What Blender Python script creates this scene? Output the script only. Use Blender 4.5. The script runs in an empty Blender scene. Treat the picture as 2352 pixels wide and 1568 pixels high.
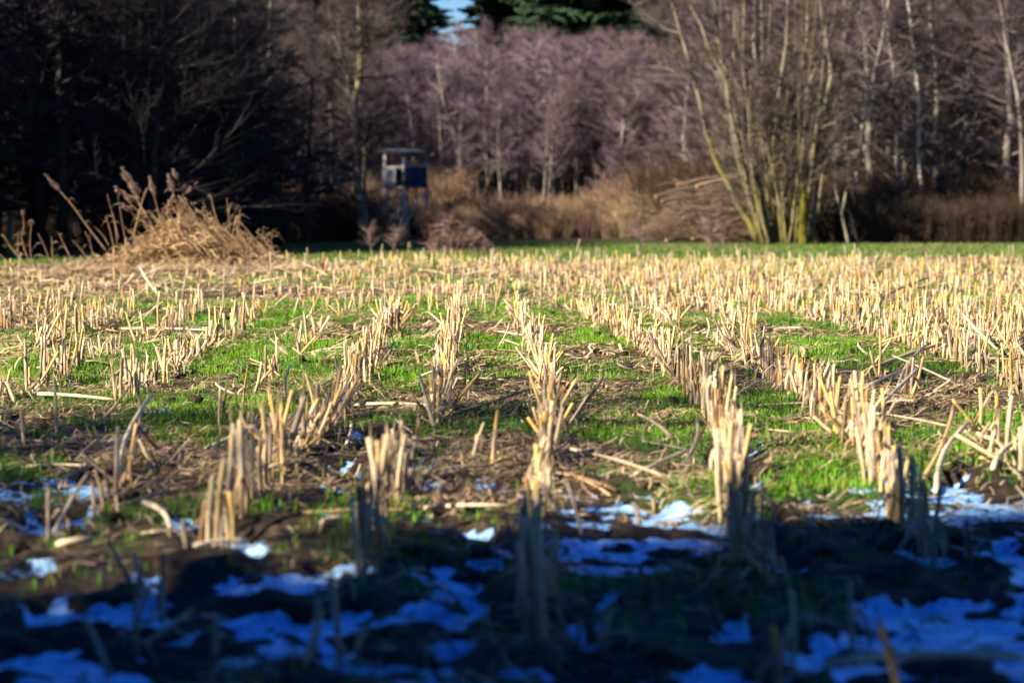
import bpy, math, random
import numpy as np
from mathutils import Vector, Matrix
R = math.radians
random.seed(7); rng = np.random.default_rng(7)
scene = bpy.context.scene
COL = scene.collection

# ------------------------------------------------------------------ camera, sky, sun, exposure
CAM_H = 1.32; FPX = 5553.0; PW = 2352.0; PH = 1568.0; PITCH = math.atan(355 / FPX)
cd = bpy.data.cameras.new('camera'); cam = bpy.data.objects.new('camera', cd); COL.objects.link(cam)
cam.location = (0, 0, CAM_H); cam.rotation_euler = (R(90) - PITCH, 0, 0)
cd.sensor_width = 36; cd.lens = 85; cd.clip_start = 0.1; cd.clip_end = 2000
cd.dof.use_dof = True; cd.dof.focus_distance = 17.2; cd.dof.aperture_fstop = 2.1
scene.camera = cam
SUN_EL = 30.0; LX, LY = 0.80, 0.60                       # the way the light travels over the ground
w = bpy.data.worlds.new('World'); scene.world = w; w.use_nodes = True
nt = w.node_tree; bg = nt.nodes['Background']
sky = nt.nodes.new('ShaderNodeTexSky'); sky.sky_type = 'NISHITA'; sky.sun_disc = False
sky.sun_elevation = R(SUN_EL); sky.sun_rotation = math.atan2(-LX, -LY); sky.ozone_density = 6.0; sky.air_density = 1.0; sky.dust_density = 0.2
deep = nt.nodes.new('ShaderNodeVectorMath'); deep.operation = 'MULTIPLY'; deep.inputs[1].default_value = (.22, .62, 1.35)   # a clear, deep blue winter sky
tcw = nt.nodes.new('ShaderNodeTexCoord'); sxyz = nt.nodes.new('ShaderNodeSeparateXYZ'); nt.links.new(tcw.outputs['Generated'], sxyz.inputs[0])
rmp = nt.nodes.new('ShaderNodeValToRGB'); rmp.color_ramp.elements[0].position = .03; rmp.color_ramp.elements[1].position = .35   # paler towards the horizon
rmp.color_ramp.elements[0].color = (.70, .85, 1, 1); rmp.color_ramp.elements[1].color = (.10, .46, 1, 1); nt.links.new(sxyz.outputs[2], rmp.inputs[0]); nt.links.new(rmp.outputs[0], deep.inputs[1])
nt.links.new(sky.outputs[0], deep.inputs[0]); nt.links.new(deep.outputs[0], bg.inputs[0]); bg.inputs[1].default_value = 0.052
sl = bpy.data.lights.new('sun', 'SUN'); sl.energy = 5.0; sl.angle = R(0.5); sl.color = (1.0, 0.90, 0.74)
so = bpy.data.objects.new('sun', sl); COL.objects.link(so)
so.rotation_euler = Vector((LX * math.cos(R(SUN_EL)), LY * math.cos(R(SUN_EL)), -math.sin(R(SUN_EL)))).to_track_quat('-Z', 'Y').to_euler()
scene.view_settings.view_transform = 'Standard'; scene.view_settings.look = 'None'
scene.view_settings.exposure = 1.55; scene.view_settings.gamma = 1.0; scene.view_settings.use_curve_mapping = False

# ------------------------------------------------------------------ helpers
def G(px, py, z=0.0):
    """ground point seen at pixel px, py of a 2352 wide picture"""
    u = (px - PW / 2) / FPX; v = -(py - PH / 2) / FPX
    c, s = math.cos(PITCH), math.sin(PITCH)
    d = (u, c + v * s, -s + v * c)
    t = (z - CAM_H) / d[2]
    return (d[0] * t, d[1] * t)
def A(px, py, Y):
    """point at depth Y seen at pixel"""
    u = (px - PW / 2) / FPX; v = -(py - PH / 2) / FPX
    c, s = math.cos(PITCH), math.sin(PITCH)
    d = (u, c + v * s, -s + v * c); t = Y / d[1]
    return Vector((d[0] * t, Y, CAM_H + d[2] * t))
def _hash(ix, iy, seed):
    h = (ix.astype(np.int64) * 374761393 + iy.astype(np.int64) * 668265263 + seed * 974634777) & 0xFFFFFFFF
    h = ((h ^ (h >> 13)) * 1274126177) & 0xFFFFFFFF
    h = (h ^ (h >> 16)) & 0xFFFF
    return h / 65535.0
def vnoise(x, y, seed=0):
    x = np.asarray(x, float); y = np.asarray(y, float)
    ix = np.floor(x); iy = np.floor(y); fx = x - ix; fy = y - iy
    fx = fx * fx * (3 - 2 * fx); fy = fy * fy * (3 - 2 * fy)
    a = _hash(ix, iy, seed); b = _hash(ix + 1, iy, seed); c = _hash(ix, iy + 1, seed); d = _hash(ix + 1, iy + 1, seed)
    return (a * (1 - fx) + b * fx) * (1 - fy) + (c * (1 - fx) + d * fx) * fy
def fbm(x, y, seed=0, o=4):
    s = 0; amp = 0.5; tot = 0
    for k in range(o):
        s = s + amp * vnoise(np.asarray(x) * 2 ** k, np.asarray(y) * 2 ** k, seed + k * 17); tot += amp; amp *= 0.55
    return s / tot
def sm(a, b, x):
    t = np.clip((x - a) / (b - a), 0, 1); return t * t * (3 - 2 * t)

SNOW = [(1450,1190,170,60),(1350,1270,200,45),(1480,1290,180,40),(1700,1045,60,32),(1690,1090,50,26),(1955,932,42,18),(690,1166,85,14),(505,1222,75,34),
        (560,1268,70,14),(430,1330,150,26),(400,1385,110,36),(230,1480,190,44),(420,1500,160,36),(200,1545,230,40),(700,1510,130,40),(900,1545,190,34),
        (1060,1305,110,26),(1060,1350,90,22),(1120,1405,90,26),(1130,1222,60,26),(1790,1300,90,40),(1830,1340,70,24),(2180,1150,110,20),(2290,1175,80,26),
        (2160,1265,90,22),(2200,1290,60,18),(2340,1290,60,40),(1500,1555,330,20),(1650,1530,150,14),(1960,1490,150,34),(2050,1530,80,24),(640,1050,60,10),
        (780,1030,60,12),(800,1080,50,10),(860,1000,60,9),(170,1072,60,9),(230,1125,80,14),(90,1190,80,18),(60,1300,60,14),(330,955,26,6),(2170,1090,50,10),
        (1745,1245,60,30),(1650,1430,40,12),(940,1410,50,20),(1290,1460,80,14),(1720,1190,50,20),(960,1060,50,9),(1110,1130,50,10),(2040,1100,70,10)]
SNW = []
for px, py, rx, ry in SNOW:
    x0, y0 = G(px - rx, py); x1, _ = G(px + rx, py); _, ya = G(px, py + ry); _, yb = G(px, py - ry)
    SNW.append(((x0 + x1) / 2, (ya + yb) / 2, (x1 - x0) / 2, (yb - ya) / 2))
def snowmask(x, y):
    m = np.zeros_like(x)
    nx = (fbm(x * 3, y * 3, 91, 3) - .5) * .30; ny = (fbm(x * 3, y * 1.6, 95, 3) - .5) * .8
    for cx, cy, rx, ry in SNW:
        q = 1.25 - np.sqrt(((x + nx - cx) / rx) ** 2 + ((y + ny - cy) / ry) ** 2)
        m = np.maximum(m, q)
    m = np.maximum(m, .9 * sm(.50, .60, fbm(x * 1.5, y * 1.1, 97, 4)) * sm(11.5, 9.0, y))
    return np.clip(m * 1.6, 0, 1)
def hbase(x, y):
    return 0.05 * (fbm(x * .35, y * .35, 3, 2) - .5)
def height(x, y):
    x = np.asarray(x, float); y = np.asarray(y, float)
    near = 1 - sm(24, 40, y)
    clod = np.maximum(0, fbm(x * 3.1, y * 3.1, 21, 3) - .50)
    h = hbase(x, y) + near * (0.035 * (fbm(x * 1.7, y * 1.7, 5, 3) - .5) + 0.045 * (fbm(x * 7, y * 7, 8, 3) - .5) + .16 * clod)
    h = h - near * 0.055 * snowmask(x, y) * sm(18, 15, y)
    return h
def grassmask(x, y):
    n = fbm(x * .9, y * .75, 41, 4)
    b = .5 + .0 * y
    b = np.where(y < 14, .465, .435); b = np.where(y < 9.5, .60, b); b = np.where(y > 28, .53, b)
    b = b + .06 * sm(-2, -6, x) * sm(18, 26, y)
    g = sm(b - .03, b + .07, n)
    b = b + .07 * sm(25, 31, y) * sm(2.5, -.5, x)
    g = sm(b - .03, b + .07, n)
    edge = field_end(x)
    g = np.where(y > edge, 1.0, g)
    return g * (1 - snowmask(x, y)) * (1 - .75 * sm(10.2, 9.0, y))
def field_end(x): return 41.5 + .35 * (np.asarray(x) + 6) * .6 + .8 * (fbm(np.asarray(x) * .4, np.asarray(x) * 0, 77, 2) - .5)

def mkmesh(name, V, F, tint=None, smooth=False):
    me = bpy.data.meshes.new(name)
    V = np.asarray(V, np.float32).reshape(-1, 3)
    if isinstance(F, np.ndarray):
        n, k = F.shape
        me.vertices.add(len(V)); me.vertices.foreach_set('co', V.ravel())
        me.loops.add(n * k); me.loops.foreach_set('vertex_index', F.astype(np.int32).ravel())
        me.polygons.add(n); me.polygons.foreach_set('loop_start', np.arange(0, n * k, k, dtype=np.int32))
        me.update(calc_edges=True)
    else:
        me.from_pydata([tuple(v) for v in V.tolist()], [], F)
    if tint is not None:
        t = np.asarray(tint, np.float32)
        if t.ndim == 1: t = np.tile(t, (len(V), 1))
        if t.shape[1] == 3: t = np.hstack([t, np.ones((len(t), 1), np.float32)])
        a = me.color_attributes.new('tint', 'FLOAT_COLOR', 'POINT'); a.data.foreach_set('color', t.astype(np.float32).ravel())
    if smooth: me.polygons.foreach_set('use_smooth', np.ones(len(me.polygons), bool))
    me.update(); return me
def obj(name, me, mat=None, parent=None, loc=None):
    o = bpy.data.objects.new(name, me); COL.objects.link(o)
    if mat and not me.materials: me.materials.append(mat)
    if parent: o.parent = parent
    if loc is not None: o.location = loc
    return o
def tag(o, label=None, cat=None, group=None, kind=None):
    if label: o['label'] = label
    if cat: o['category'] = cat
    if group: o['group'] = group
    if kind: o['kind'] = kind
    return o
def empty(name, loc, label, cat, group=None, rz=0):
    o = bpy.data.objects.new(name, None); COL.objects.link(o); o.location = loc; o.rotation_euler = (0, 0, rz); o.empty_display_size = .2
    return tag(o, label, cat, group)
def copy_tree(root, loc=None, rot=None, scale=None, label=None, group=None):
    c = root.copy(); COL.objects.link(c)
    for ch in KIDS[root.name]:
        d = ch.copy(); COL.objects.link(d); d.parent = c
    if loc is not None: c.location = loc
    if rot is not None: c.rotation_euler = rot
    if scale is not None: c.scale = (scale,) * 3 if isinstance(scale, (int, float)) else scale
    if label: c['label'] = label
    if group: c['group'] = group
    return c
KIDS = {}
class MB:
    """collects tubes, spikes and boxes with a colour each"""
    def __init__(s): s.V = []; s.F = []; s.T = []
    def tube(s, pts, rad, n=6, col=(1, 1, 1), cap=True):
        pts = [Vector(p) for p in pts]; b = len(s.V); up = Vector((0.13, 0.37, 0.92))
        for i, p in enumerate(pts):
            t = (pts[min(i + 1, len(pts) - 1)] - pts[max(i - 1, 0)]).normalized()
            a = t.cross(Vector((0, 0, 1)) if abs(t.z) < .9 else Vector((1, 0, 0))).normalized(); c = t.cross(a)
            r = rad[i] if hasattr(rad, '__len__') else rad
            cc = col[i] if isinstance(col, list) else col
            for k in range(n):
                q = 2 * math.pi * k / n
                s.V.append(p + a * (math.cos(q) * r) + c * (math.sin(q) * r)); s.T.append(cc)
        for i in range(len(pts) - 1):
            for k in range(n):
                k2 = (k + 1) % n
                s.F.append((b + i * n + k, b + i * n + k2, b + (i + 1) * n + k2, b + (i + 1) * n + k))
        if cap and n > 3:
            s.F.append(tuple(b + (len(pts) - 1) * n + k for k in range(n))); s.F.append(tuple(b + n - 1 - k for k in range(n)))
    def spike(s, p, q, r, col):
        p = Vector(p); q = Vector(q); t = (q - p).normalized()
        a = t.cross(Vector((.3, .2, .9))).normalized(); c = t.cross(a); b = len(s.V)
        for k in range(3):
            an = 2.094 * k; s.V.append(p + a * (math.cos(an) * r) + c * (math.sin(an) * r)); s.T.append(col)
        s.V.append(q); s.T.append(col)
        s.F += [(b, b + 1, b + 3), (b + 1, b + 2, b + 3), (b + 2, b, b + 3)]
    def ribbon(s, pts, wd, side, col):
        b = len(s.V); side = Vector(side).normalized()
        for i, p in enumerate(pts):
            ww = wd[i] if hasattr(wd, '__len__') else wd; p = Vector(p)
            cc = col[i] if isinstance(col, list) else col
            up = Vector((0, 0, .25 * ww))
            s.V += [p - side * ww, p + up, p + side * ww]; s.T += [cc] * 3
        for i in range(len(pts) - 1):
            o = b + 3 * i
            s.F += [(o, o + 1, o + 4, o + 3), (o + 1, o + 2, o + 5, o + 4)]
    def box(s, M, sx, sy, sz, col):
        b = len(s.V)
        for x in (-1, 1):
            for y in (-1, 1):
                for z in (-1, 1):
                    s.V.append(M @ Vector((x * sx / 2, y * sy / 2, z * sz / 2))); s.T.append(col)
        s.F += [(b, b + 1, b + 3, b + 2), (b + 4, b + 6, b + 7, b + 5), (b, b + 4, b + 5, b + 1), (b + 2, b + 3, b + 7, b + 6), (b, b + 2, b + 6, b + 4), (b + 1, b + 5, b + 7, b + 3)]
    def mesh(s, name, smooth=False): return mkmesh(name, [tuple(v) for v in s.V], s.F, np.array(s.T, np.float32), smooth)
    def build(s, name, mat, parent=None, loc=None, smooth=False): return obj(name, s.mesh(name, smooth), mat, parent, loc)

# ------------------------------------------------------------------ materials
def tint_mat(name, rough=.8, noise=(30, .35), trans=0.0, spec=.2, stretch=(1, 1, 1), bump=0, objrand=0.0):
    m = bpy.data.materials.new(name); m.use_nodes = True; t = m.node_tree; N = t.nodes; L = t.links
    b = N['Principled BSDF']; b.inputs['Roughness'].default_value = rough; b.inputs['Specular IOR Level'].default_value = spec
    at = N.new('ShaderNodeAttribute'); at.attribute_name = 'tint'
    tc = N.new('ShaderNodeTexCoord'); mp = N.new('ShaderNodeMapping'); mp.inputs['Scale'].default_value = stretch
    no = N.new('ShaderNodeTexNoise'); no.inputs['Scale'].default_value = noise[0]; no.inputs['Detail'].default_value = 3
    L.new(tc.outputs['Object'], mp.inputs[0]); L.new(mp.outputs[0], no.inputs['Vector'])
    mr = N.new('ShaderNodeMapRange'); mr.inputs[1].default_value = .3; mr.inputs[2].default_value = .7
    mr.inputs[3].default_value = 1 - noise[1]; mr.inputs[4].default_value = 1 + noise[1]; L.new(no.outputs[0], mr.inputs[0])
    mx = N.new('ShaderNodeVectorMath'); mx.operation = 'SCALE'; L.new(at.outputs['Color'], mx.inputs[0]); L.new(mr.outputs[0], mx.inputs['Scale'])
    out = mx.outputs[0]
    if objrand:
        oi = N.new('ShaderNodeObjectInfo'); m2 = N.new('ShaderNodeMapRange'); m2.inputs[3].default_value = 1 - objrand; m2.inputs[4].default_value = 1 + objrand
        L.new(oi.outputs['Random'], m2.inputs[0]); v2 = N.new('ShaderNodeVectorMath'); v2.operation = 'SCALE'; L.new(out, v2.inputs[0]); L.new(m2.outputs[0], v2.inputs['Scale']); out = v2.outputs[0]
    L.new(out, b.inputs['Base Color'])
    if bump:
        bp = N.new('ShaderNodeBump'); bp.inputs['Strength'].default_value = bump; bp.inputs['Distance'].default_value = .01; L.new(no.outputs[0], bp.inputs['Height']); L.new(bp.outputs[0], b.inputs['Normal'])
    if trans:
        tr = N.new('ShaderNodeBsdfTranslucent'); L.new(out, tr.inputs[0]); ms = N.new('ShaderNodeMixShader'); ms.inputs[0].default_value = trans
        L.new(b.outputs[0], ms.inputs[1]); L.new(tr.outputs[0], ms.inputs[2]); L.new(ms.outputs[0], N['Material Output'].inputs[0])
    return m
M_cane = tint_mat('maize_cane', .55, (60, .30), 0, .3, (1, 1, .12), .3)
M_husk = tint_mat('dry_husk', .8, (40, .30), .25, .1, (1, 1, .3))
M_litter = tint_mat('straw_litter', .8, (25, .25), .15, .15)
M_grass = tint_mat('grass_blades', .5, (3, .25), .35, .3)
M_bark = tint_mat('tree_bark', .9, (6, .45), 0, .1, (1, 1, .35), .5, .15)
M_twig = tint_mat('bare_twigs', .8, (1.5, .35), 0, .1, (1, 1, 1), 0, .18)
M_needle = tint_mat('spruce_needles', .7, (2, .4), 0, .2, (1, 1, 1), 0, .15)
M_reed = tint_mat('dry_reed', .8, (12, .3), .2, .15)
M_wood = tint_mat('weathered_wood', .8, (8, .35), 0, .2, (6, 6, .6), .4)
M_felt = tint_mat('roof_sheet', .45, (5, .3), 0, .5)
M_brush = tint_mat('brush_twigs', .85, (2.5, .3), 0, .1, (1, 1, 1), 0, .2)

def ground_material():
    m = bpy.data.materials.new('field_soil'); m.use_nodes = True; t = m.node_tree; N = t.nodes; L = t.links
    b = N['Principled BSDF']; b.inputs['Roughness'].default_value = .85; b.inputs['Specular IOR Level'].default_value = .2
    at = N.new('ShaderNodeAttribute'); at.attribute_name = 'tint'; sp = N.new('ShaderNodeSeparateColor'); L.new(at.outputs['Color'], sp.inputs[0])
    tc = N.new('ShaderNodeTexCoord')
    def noise(sc, det=5):
        n = N.new('ShaderNodeTexNoise'); n.inputs['Scale'].default_value = sc; n.inputs['Detail'].default_value = det; L.new(tc.outputs['Object'], n.inputs['Vector']); return n.outputs[0]
    def ramp(f, a, b_, c0, c1):
        r = N.new('ShaderNodeValToRGB'); r.color_ramp.elements[0].position = a; r.color_ramp.elements[1].position = b_
        r.color_ramp.elements[0].color = (*c0, 1); r.color_ramp.elements[1].color = (*c1, 1); L.new(f, r.inputs[0]); return r.outputs[0]
    def mix(f, a, b_):
        x = N.new('ShaderNodeMix'); x.data_type = 'RGBA'
        if hasattr(f, 'is_linked'): L.new(f, x.inputs[0])
        L.new(a, x.inputs[6]); L.new(b_, x.inputs[7]); return x.outputs[2]
    soil = ramp(noise(9), .35, .7, (.010, .007, .005), (.050, .032, .018))
    straw = ramp(noise(45), .3, .7, (.12, .075, .035), (.46, .32, .16))
    sm_ = ramp(noise(14, 6), .44, .58, (0, 0, 0), (1, 1, 1))
    mm = N.new('ShaderNodeMath'); mm.operation = 'MULTIPLY'; L.new(sm_, mm.inputs[0]); L.new(sp.outputs[1], mm.inputs[1])
    c = mix(mm.outputs[0], soil, straw)
    grass = ramp(noise(30), .3, .7, (.025, .07, .008), (.07, .17, .015))
    c = mix(sp.outputs[0], c, grass)
    L.new(c, b.inputs['Base Color'])
    bp = N.new('ShaderNodeBump'); bp.inputs['Strength'].default_value = .8; bp.inputs['Distance'].default_value = .02; L.new(noise(35, 6), bp.inputs['Height']); L.new(bp.outputs[0], b.inputs['Normal'])
    return m
def snow_material():
    m = bpy.data.materials.new('old_snow'); m.use_nodes = True; t = m.node_tree; N = t.nodes; L = t.links
    b = N['Principled BSDF']; b.inputs['Roughness'].default_value = .35; b.inputs['Specular IOR Level'].default_value = .45
    tc = N.new('ShaderNodeTexCoord'); n = N.new('ShaderNodeTexNoise'); n.inputs['Scale'].default_value = 9; n.inputs['Detail'].default_value = 6; L.new(tc.outputs['Object'], n.inputs['Vector'])
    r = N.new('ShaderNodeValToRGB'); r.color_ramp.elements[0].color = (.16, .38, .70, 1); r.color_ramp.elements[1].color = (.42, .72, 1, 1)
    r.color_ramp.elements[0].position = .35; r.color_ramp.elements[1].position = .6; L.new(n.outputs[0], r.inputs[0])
    n2 = N.new('ShaderNodeTexNoise'); n2.inputs['Scale'].default_value = 55; n2.inputs['Detail'].default_value = 4; L.new(tc.outputs['Object'], n2.inputs['Vector'])
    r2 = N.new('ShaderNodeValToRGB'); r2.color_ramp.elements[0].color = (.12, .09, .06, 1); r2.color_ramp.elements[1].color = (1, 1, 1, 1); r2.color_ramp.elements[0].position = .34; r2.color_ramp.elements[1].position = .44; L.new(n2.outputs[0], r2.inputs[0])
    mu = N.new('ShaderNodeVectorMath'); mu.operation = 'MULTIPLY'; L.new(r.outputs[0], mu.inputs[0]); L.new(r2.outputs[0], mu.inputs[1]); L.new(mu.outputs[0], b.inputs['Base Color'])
    bp = N.new('ShaderNodeBump'); bp.inputs['Strength'].default_value = .6; bp.inputs['Distance'].default_value = .02; L.new(n.outputs[0], bp.inputs['Height']); L.new(bp.outputs[0], b.inputs['Normal'])
    return m
M_ground = ground_material(); M_snow = snow_material()

# ------------------------------------------------------------------ ground
def grid(ys, us, hf):
    Y, U = np.meshgrid(ys, us, indexing='ij'); X = U * Y
    Z = hf(X, Y); V = np.stack([X, Y, Z], -1).reshape(-1, 3)
    n, k = len(ys), len(us); i = np.arange(n - 1)[:, None] * k + np.arange(k - 1)[None]
    F = np.stack([i, i + 1, i + k + 1, i + k], -1).reshape(-1, 4)
    return X, Y, V, F
inv = np.linspace(1 / 5.2, 1 / 55., 620); ys = 1 / inv
us = np.linspace(-.27, .27, 480)
def far_h(x, y):
    return height(x, y) - 0.25 * sm(52, 60, y)
X, Y, V, F = grid(ys, us, height)
g = grassmask(X, Y); sn = snowmask(X, Y)
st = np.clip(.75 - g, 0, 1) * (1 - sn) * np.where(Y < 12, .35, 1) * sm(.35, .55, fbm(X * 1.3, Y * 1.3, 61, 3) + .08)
st = np.where(Y > field_end(X), 0, st)
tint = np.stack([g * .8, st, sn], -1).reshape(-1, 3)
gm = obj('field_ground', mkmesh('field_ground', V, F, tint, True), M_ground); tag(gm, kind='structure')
# the land round the field, with a hole where the field sheet lies
xs = [-700, -60, -30]; land = MB()
u0 = .27
def land_quad(pts): 
    b = len(land.V); land.V += [Vector(p) for p in pts]; land.T += [(.25, .25, 0)] * 4; land.F.append((b, b + 1, b + 2, b + 3))
y0, y1 = 5.2, 55.0; z = -.03
land_quad([(-900, -300, z), (900, -300, z), (900, y0 + .02, z), (-900, y0 + .02, z)])
land_quad([(-900, y0 + .02, z), (-u0 * y0 + .02, y0 + .02, z), (-u0 * y1 + .02, y1 - .02, z), (-900, y1 - .02, z)])
land_quad([(u0 * y0 - .02, y0 + .02, z), (900, y0 + .02, z), (900, y1 - .02, z), (u0 * y1 - .02, y1 - .02, z)])
land_quad([(-900, y1 - .02, z), (900, y1 - .02, z), (900, 1500, z), (-900, 1500, z)])
tag(land.build('woodland_ground', M_ground), kind='structure')

# snow lying in the hollows of the near ground
ysn = 1 / np.linspace(1 / 5.6, 1 / 17., 260); usn = np.linspace(-.24, .24, 330)
def snow_h(x, y):
    m = snowmask(x, y)
    low = hbase(x, y) + 0.035 * (fbm(x * 1.7, y * 1.7, 5, 3) - .5) - .055 * m
    m2 = m * (1 + .55 * sm(9.4, 8.2, y)) + (fbm(x * 8.5, y * 8.5, 33, 5) - .5) * 4.4
    return .55 * height(x, y) + .45 * low + .05 * (m2 - .42) * np.where(m2 > .42, .12, 1)
X, Y, V, F = grid(ysn, usn, snow_h)
mk = snowmask(X, Y).reshape(-1); keep = (mk[F].max(1) > .02); F = F[keep]
used = np.unique(F); mp = np.zeros(len(V), int); mp[used] = np.arange(len(used))
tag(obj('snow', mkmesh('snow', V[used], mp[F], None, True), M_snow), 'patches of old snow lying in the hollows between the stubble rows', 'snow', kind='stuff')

# ------------------------------------------------------------------ grass blades
def scatter(n, dmin, dmax, um=.235):
    inv2 = rng.uniform(0, 1, n)
    y = np.sqrt(dmin ** 2 + inv2 * (dmax ** 2 - dmin ** 2)); x = rng.uniform(-um, um, n) * y
    return x, y
def blades(x, y, hgt, wid, cols, lean=.5, zf=None):
    n = len(x); z = (height(x, y) if zf is None else zf) - .004
    an = rng.uniform(0, 2 * np.pi, n); la = rng.uniform(0, 2 * np.pi, n); ln = rng.uniform(.1, 1, n) * lean * hgt
    dx, dy = np.cos(an) * wid / 2, np.sin(an) * wid / 2; lx, ly = np.cos(la) * ln, np.sin(la) * ln
    P = np.zeros((n, 5, 3))
    P[:, 0] = np.stack([x - dx, y - dy, z], -1); P[:, 1] = np.stack([x + dx, y + dy, z], -1)
    P[:, 2] = np.stack([x - dx * .8 + lx * .35, y - dy * .8 + ly * .35, z + hgt * .6], -1); P[:, 3] = np.stack([x + dx * .8 + lx * .35, y + dy * .8 + ly * .35, z + hgt * .6], -1)
    P[:, 4] = np.stack([x + lx, y + ly, z + hgt * .95], -1)
    b = np.arange(n)[:, None, None] * 5
    F = (b + np.array([[0, 1, 3], [0, 3, 2], [2, 3, 4]])[None]).reshape(-1, 3)
    T = np.repeat(cols, 5, axis=0)
    return P.reshape(-1, 3), F, T
parts = []
for n, a, b_, hh, ww in ((380000, 6.0, 26, .05, .0062), (170000, 26, 44, .055, .012)):
    x, y = scatter(n, a, b_)
    keep = rng.uniform(0, 1, n) < grassmask(x, y) * (.35 + .65 * sm(.35, .6, fbm(x * 5, y * 5, 71, 2)))
    keep |= rng.uniform(0, 1, n) < .05
    keep &= snowmask(x, y) < .25
    x, y = x[keep], y[keep]; n = len(x)
    base = np.array([.125, .33, .008]); yl = np.array([.28, .30, .04]); dk = np.array([.03, .085, .012])
    t = rng.uniform(0, 1, (n, 1)); q = fbm(x * 1.1, y * 1.1, 88, 3)[:, None]
    c = base * (.7 + .6 * t); c = np.where(rng.uniform(0, 1, (n, 1)) < .26, yl * (.6 + .6 * t), c); c = c * (1 - .6 * sm(.5, .7, q)) + dk * .6 * sm(.5, .7, q)
    parts.append(blades(x, y, hh * rng.uniform(.5, 1.35, n), ww * rng.uniform(.7, 1.3, n), c))
# meadow strip beyond the stubble
n = 60000; y = rng.uniform(40.5, 55, n); x = rng.uniform(-.24, .24, n) * y; k = y > field_end(x); x, y = x[k], y[k]; n = len(x)
c = np.where(rng.uniform(0, 1, (n, 1)) < .3 + .5 * sm(.45, .6, fbm(x * .8, y * 1.2, 55, 3))[:, None], np.array([.22, .20, .07]), np.array([.09, .22, .02])) * rng.uniform(.6, 1.2, (n, 1))
parts.append(blades(x, y, .07 * rng.uniform(.6, 1.3, n), .02 * rng.uniform(.7, 1.3, n), c))
off = 0; Vs, Fs, Ts = [], [], []
for v, f, t in parts: Vs.append(v); Fs.append(f + off); Ts.append(t); off += len(v)
tag(obj('grass', mkmesh('grass', np.vstack(Vs), np.vstack(Fs), np.vstack(Ts)), M_grass), 'fresh green grass growing between the maize rows', 'grass', kind='stuff')

# ------------------------------------------------------------------ straw litter
def litter(n, dmin, dmax, lmin, lmax, wd):
    x, y = scatter(n, dmin, dmax)
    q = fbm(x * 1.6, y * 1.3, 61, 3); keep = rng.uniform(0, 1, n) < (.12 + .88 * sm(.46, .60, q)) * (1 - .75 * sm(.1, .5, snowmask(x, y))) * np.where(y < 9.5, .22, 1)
    keep &= y < field_end(x)
    x, y = x[keep], y[keep]; n = len(x); L = rng.uniform(lmin, lmax, n) * rng.uniform(.4, 1, n); an = rng.uniform(0, np.pi, n)
    an = np.where(rng.uniform(0, 1, n) < .4, an * .3 - .3, an)
    dx, dy = np.cos(an), np.sin(an); ww = wd * rng.uniform(.4, 1.5, n); P = np.zeros((n, 8, 3)); zt = rng.uniform(.0, .035, n); til = rng.uniform(-.25, .25, n) + np.where(rng.uniform(0, 1, n) < .12, rng.uniform(.2, .8, n), 0)
    cv = rng.normal(0, .18, n)
    for i, s in enumerate((-.5, -.17, .17, .5)):
        cx = x + dx * L * s - dy * cv * L * (s * s * 4); cy = y + dy * L * s + dx * cv * L * (s * s * 4)
        zz = height(cx, cy) * 1.0 + .006 + zt * (1 - s * s * 3) + np.maximum(0, til * s * L)
        w_ = ww * (1 - .5 * abs(s)); tw = rng.uniform(-.6, .6, n)
        P[:, 2 * i] = np.stack([cx - dy * w_, cy + dx * w_, zz - tw * w_], -1); P[:, 2 * i + 1] = np.stack([cx + dy * w_, cy - dx * w_, zz + tw * w_], -1)
    b = np.arange(n)[:, None, None] * 8; F = (b + np.array([[0, 1, 3, 2], [2, 3, 5, 4], [4, 5, 7, 6]])[None]).reshape(-1, 4)
    t = rng.uniform(0, 1, (n, 1)); pale = np.array([.58, .44, .27]); br = np.array([.28, .17, .085]); dk = np.array([.09, .055, .035])
    c = pale * (1 - t) + br * t; c = np.where(rng.uniform(0, 1, (n, 1)) < .22, dk * (.6 + t), c)
    return P.reshape(-1, 3), F, np.repeat(c, 8, axis=0)
parts = [litter(62000, 6, 17, .04, .26, .0038), litter(48000, 17, 30, .08, .34, .008), litter(52000, 30, 45, .12, .4, .014)]
off = 0; Vs, Fs, Ts = [], [], []
for v, f, t in parts: Vs.append(v); Fs.append(f + off); Ts.append(t); off += len(v)
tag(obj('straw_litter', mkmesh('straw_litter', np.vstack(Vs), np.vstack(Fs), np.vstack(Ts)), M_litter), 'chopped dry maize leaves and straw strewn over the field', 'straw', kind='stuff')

# clods of dark earth
ico = []
def clod_mesh():
    import bmesh
    bm = bmesh.new(); bmesh.ops.create_icosphere(bm, subdivisions=2, radius=1)
    for v in bm.verts: v.co *= .75 + .5 * random.random()
    V = np.array([v.co[:] for v in bm.verts]); F = np.array([[v.index for v in f.verts] for f in bm.faces]); bm.free(); return V, F
n = 1500; x, y = scatter(n, 7, 26); Vs, Fs, Ts = [], [], []; off = 0
k = (fbm(x * 1.2, y * 1.2, 101, 3) > .52) & (snowmask(x, y) < .3); x, y = x[k], y[k]; zz = height(x, y)
cl = [clod_mesh() for _ in range(5)]
for i in range(len(x)):
    V, F = cl[i % 5]; s = random.uniform(.012, .045); a = random.uniform(0, 6.28); c, sn_ = math.cos(a), math.sin(a)
    W = V * [s, s, s * .7]; W = np.stack([W[:, 0] * c - W[:, 1] * sn_ + x[i], W[:, 0] * sn_ + W[:, 1] * c + y[i], W[:, 2] + zz[i] + s * .2], -1)
    Vs.append(W); Fs.append(F + off); off += len(V); Ts.append(np.tile(np.array([.055, .035, .022]) * random.uniform(.5, 1.5), (len(V), 1)))
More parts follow.
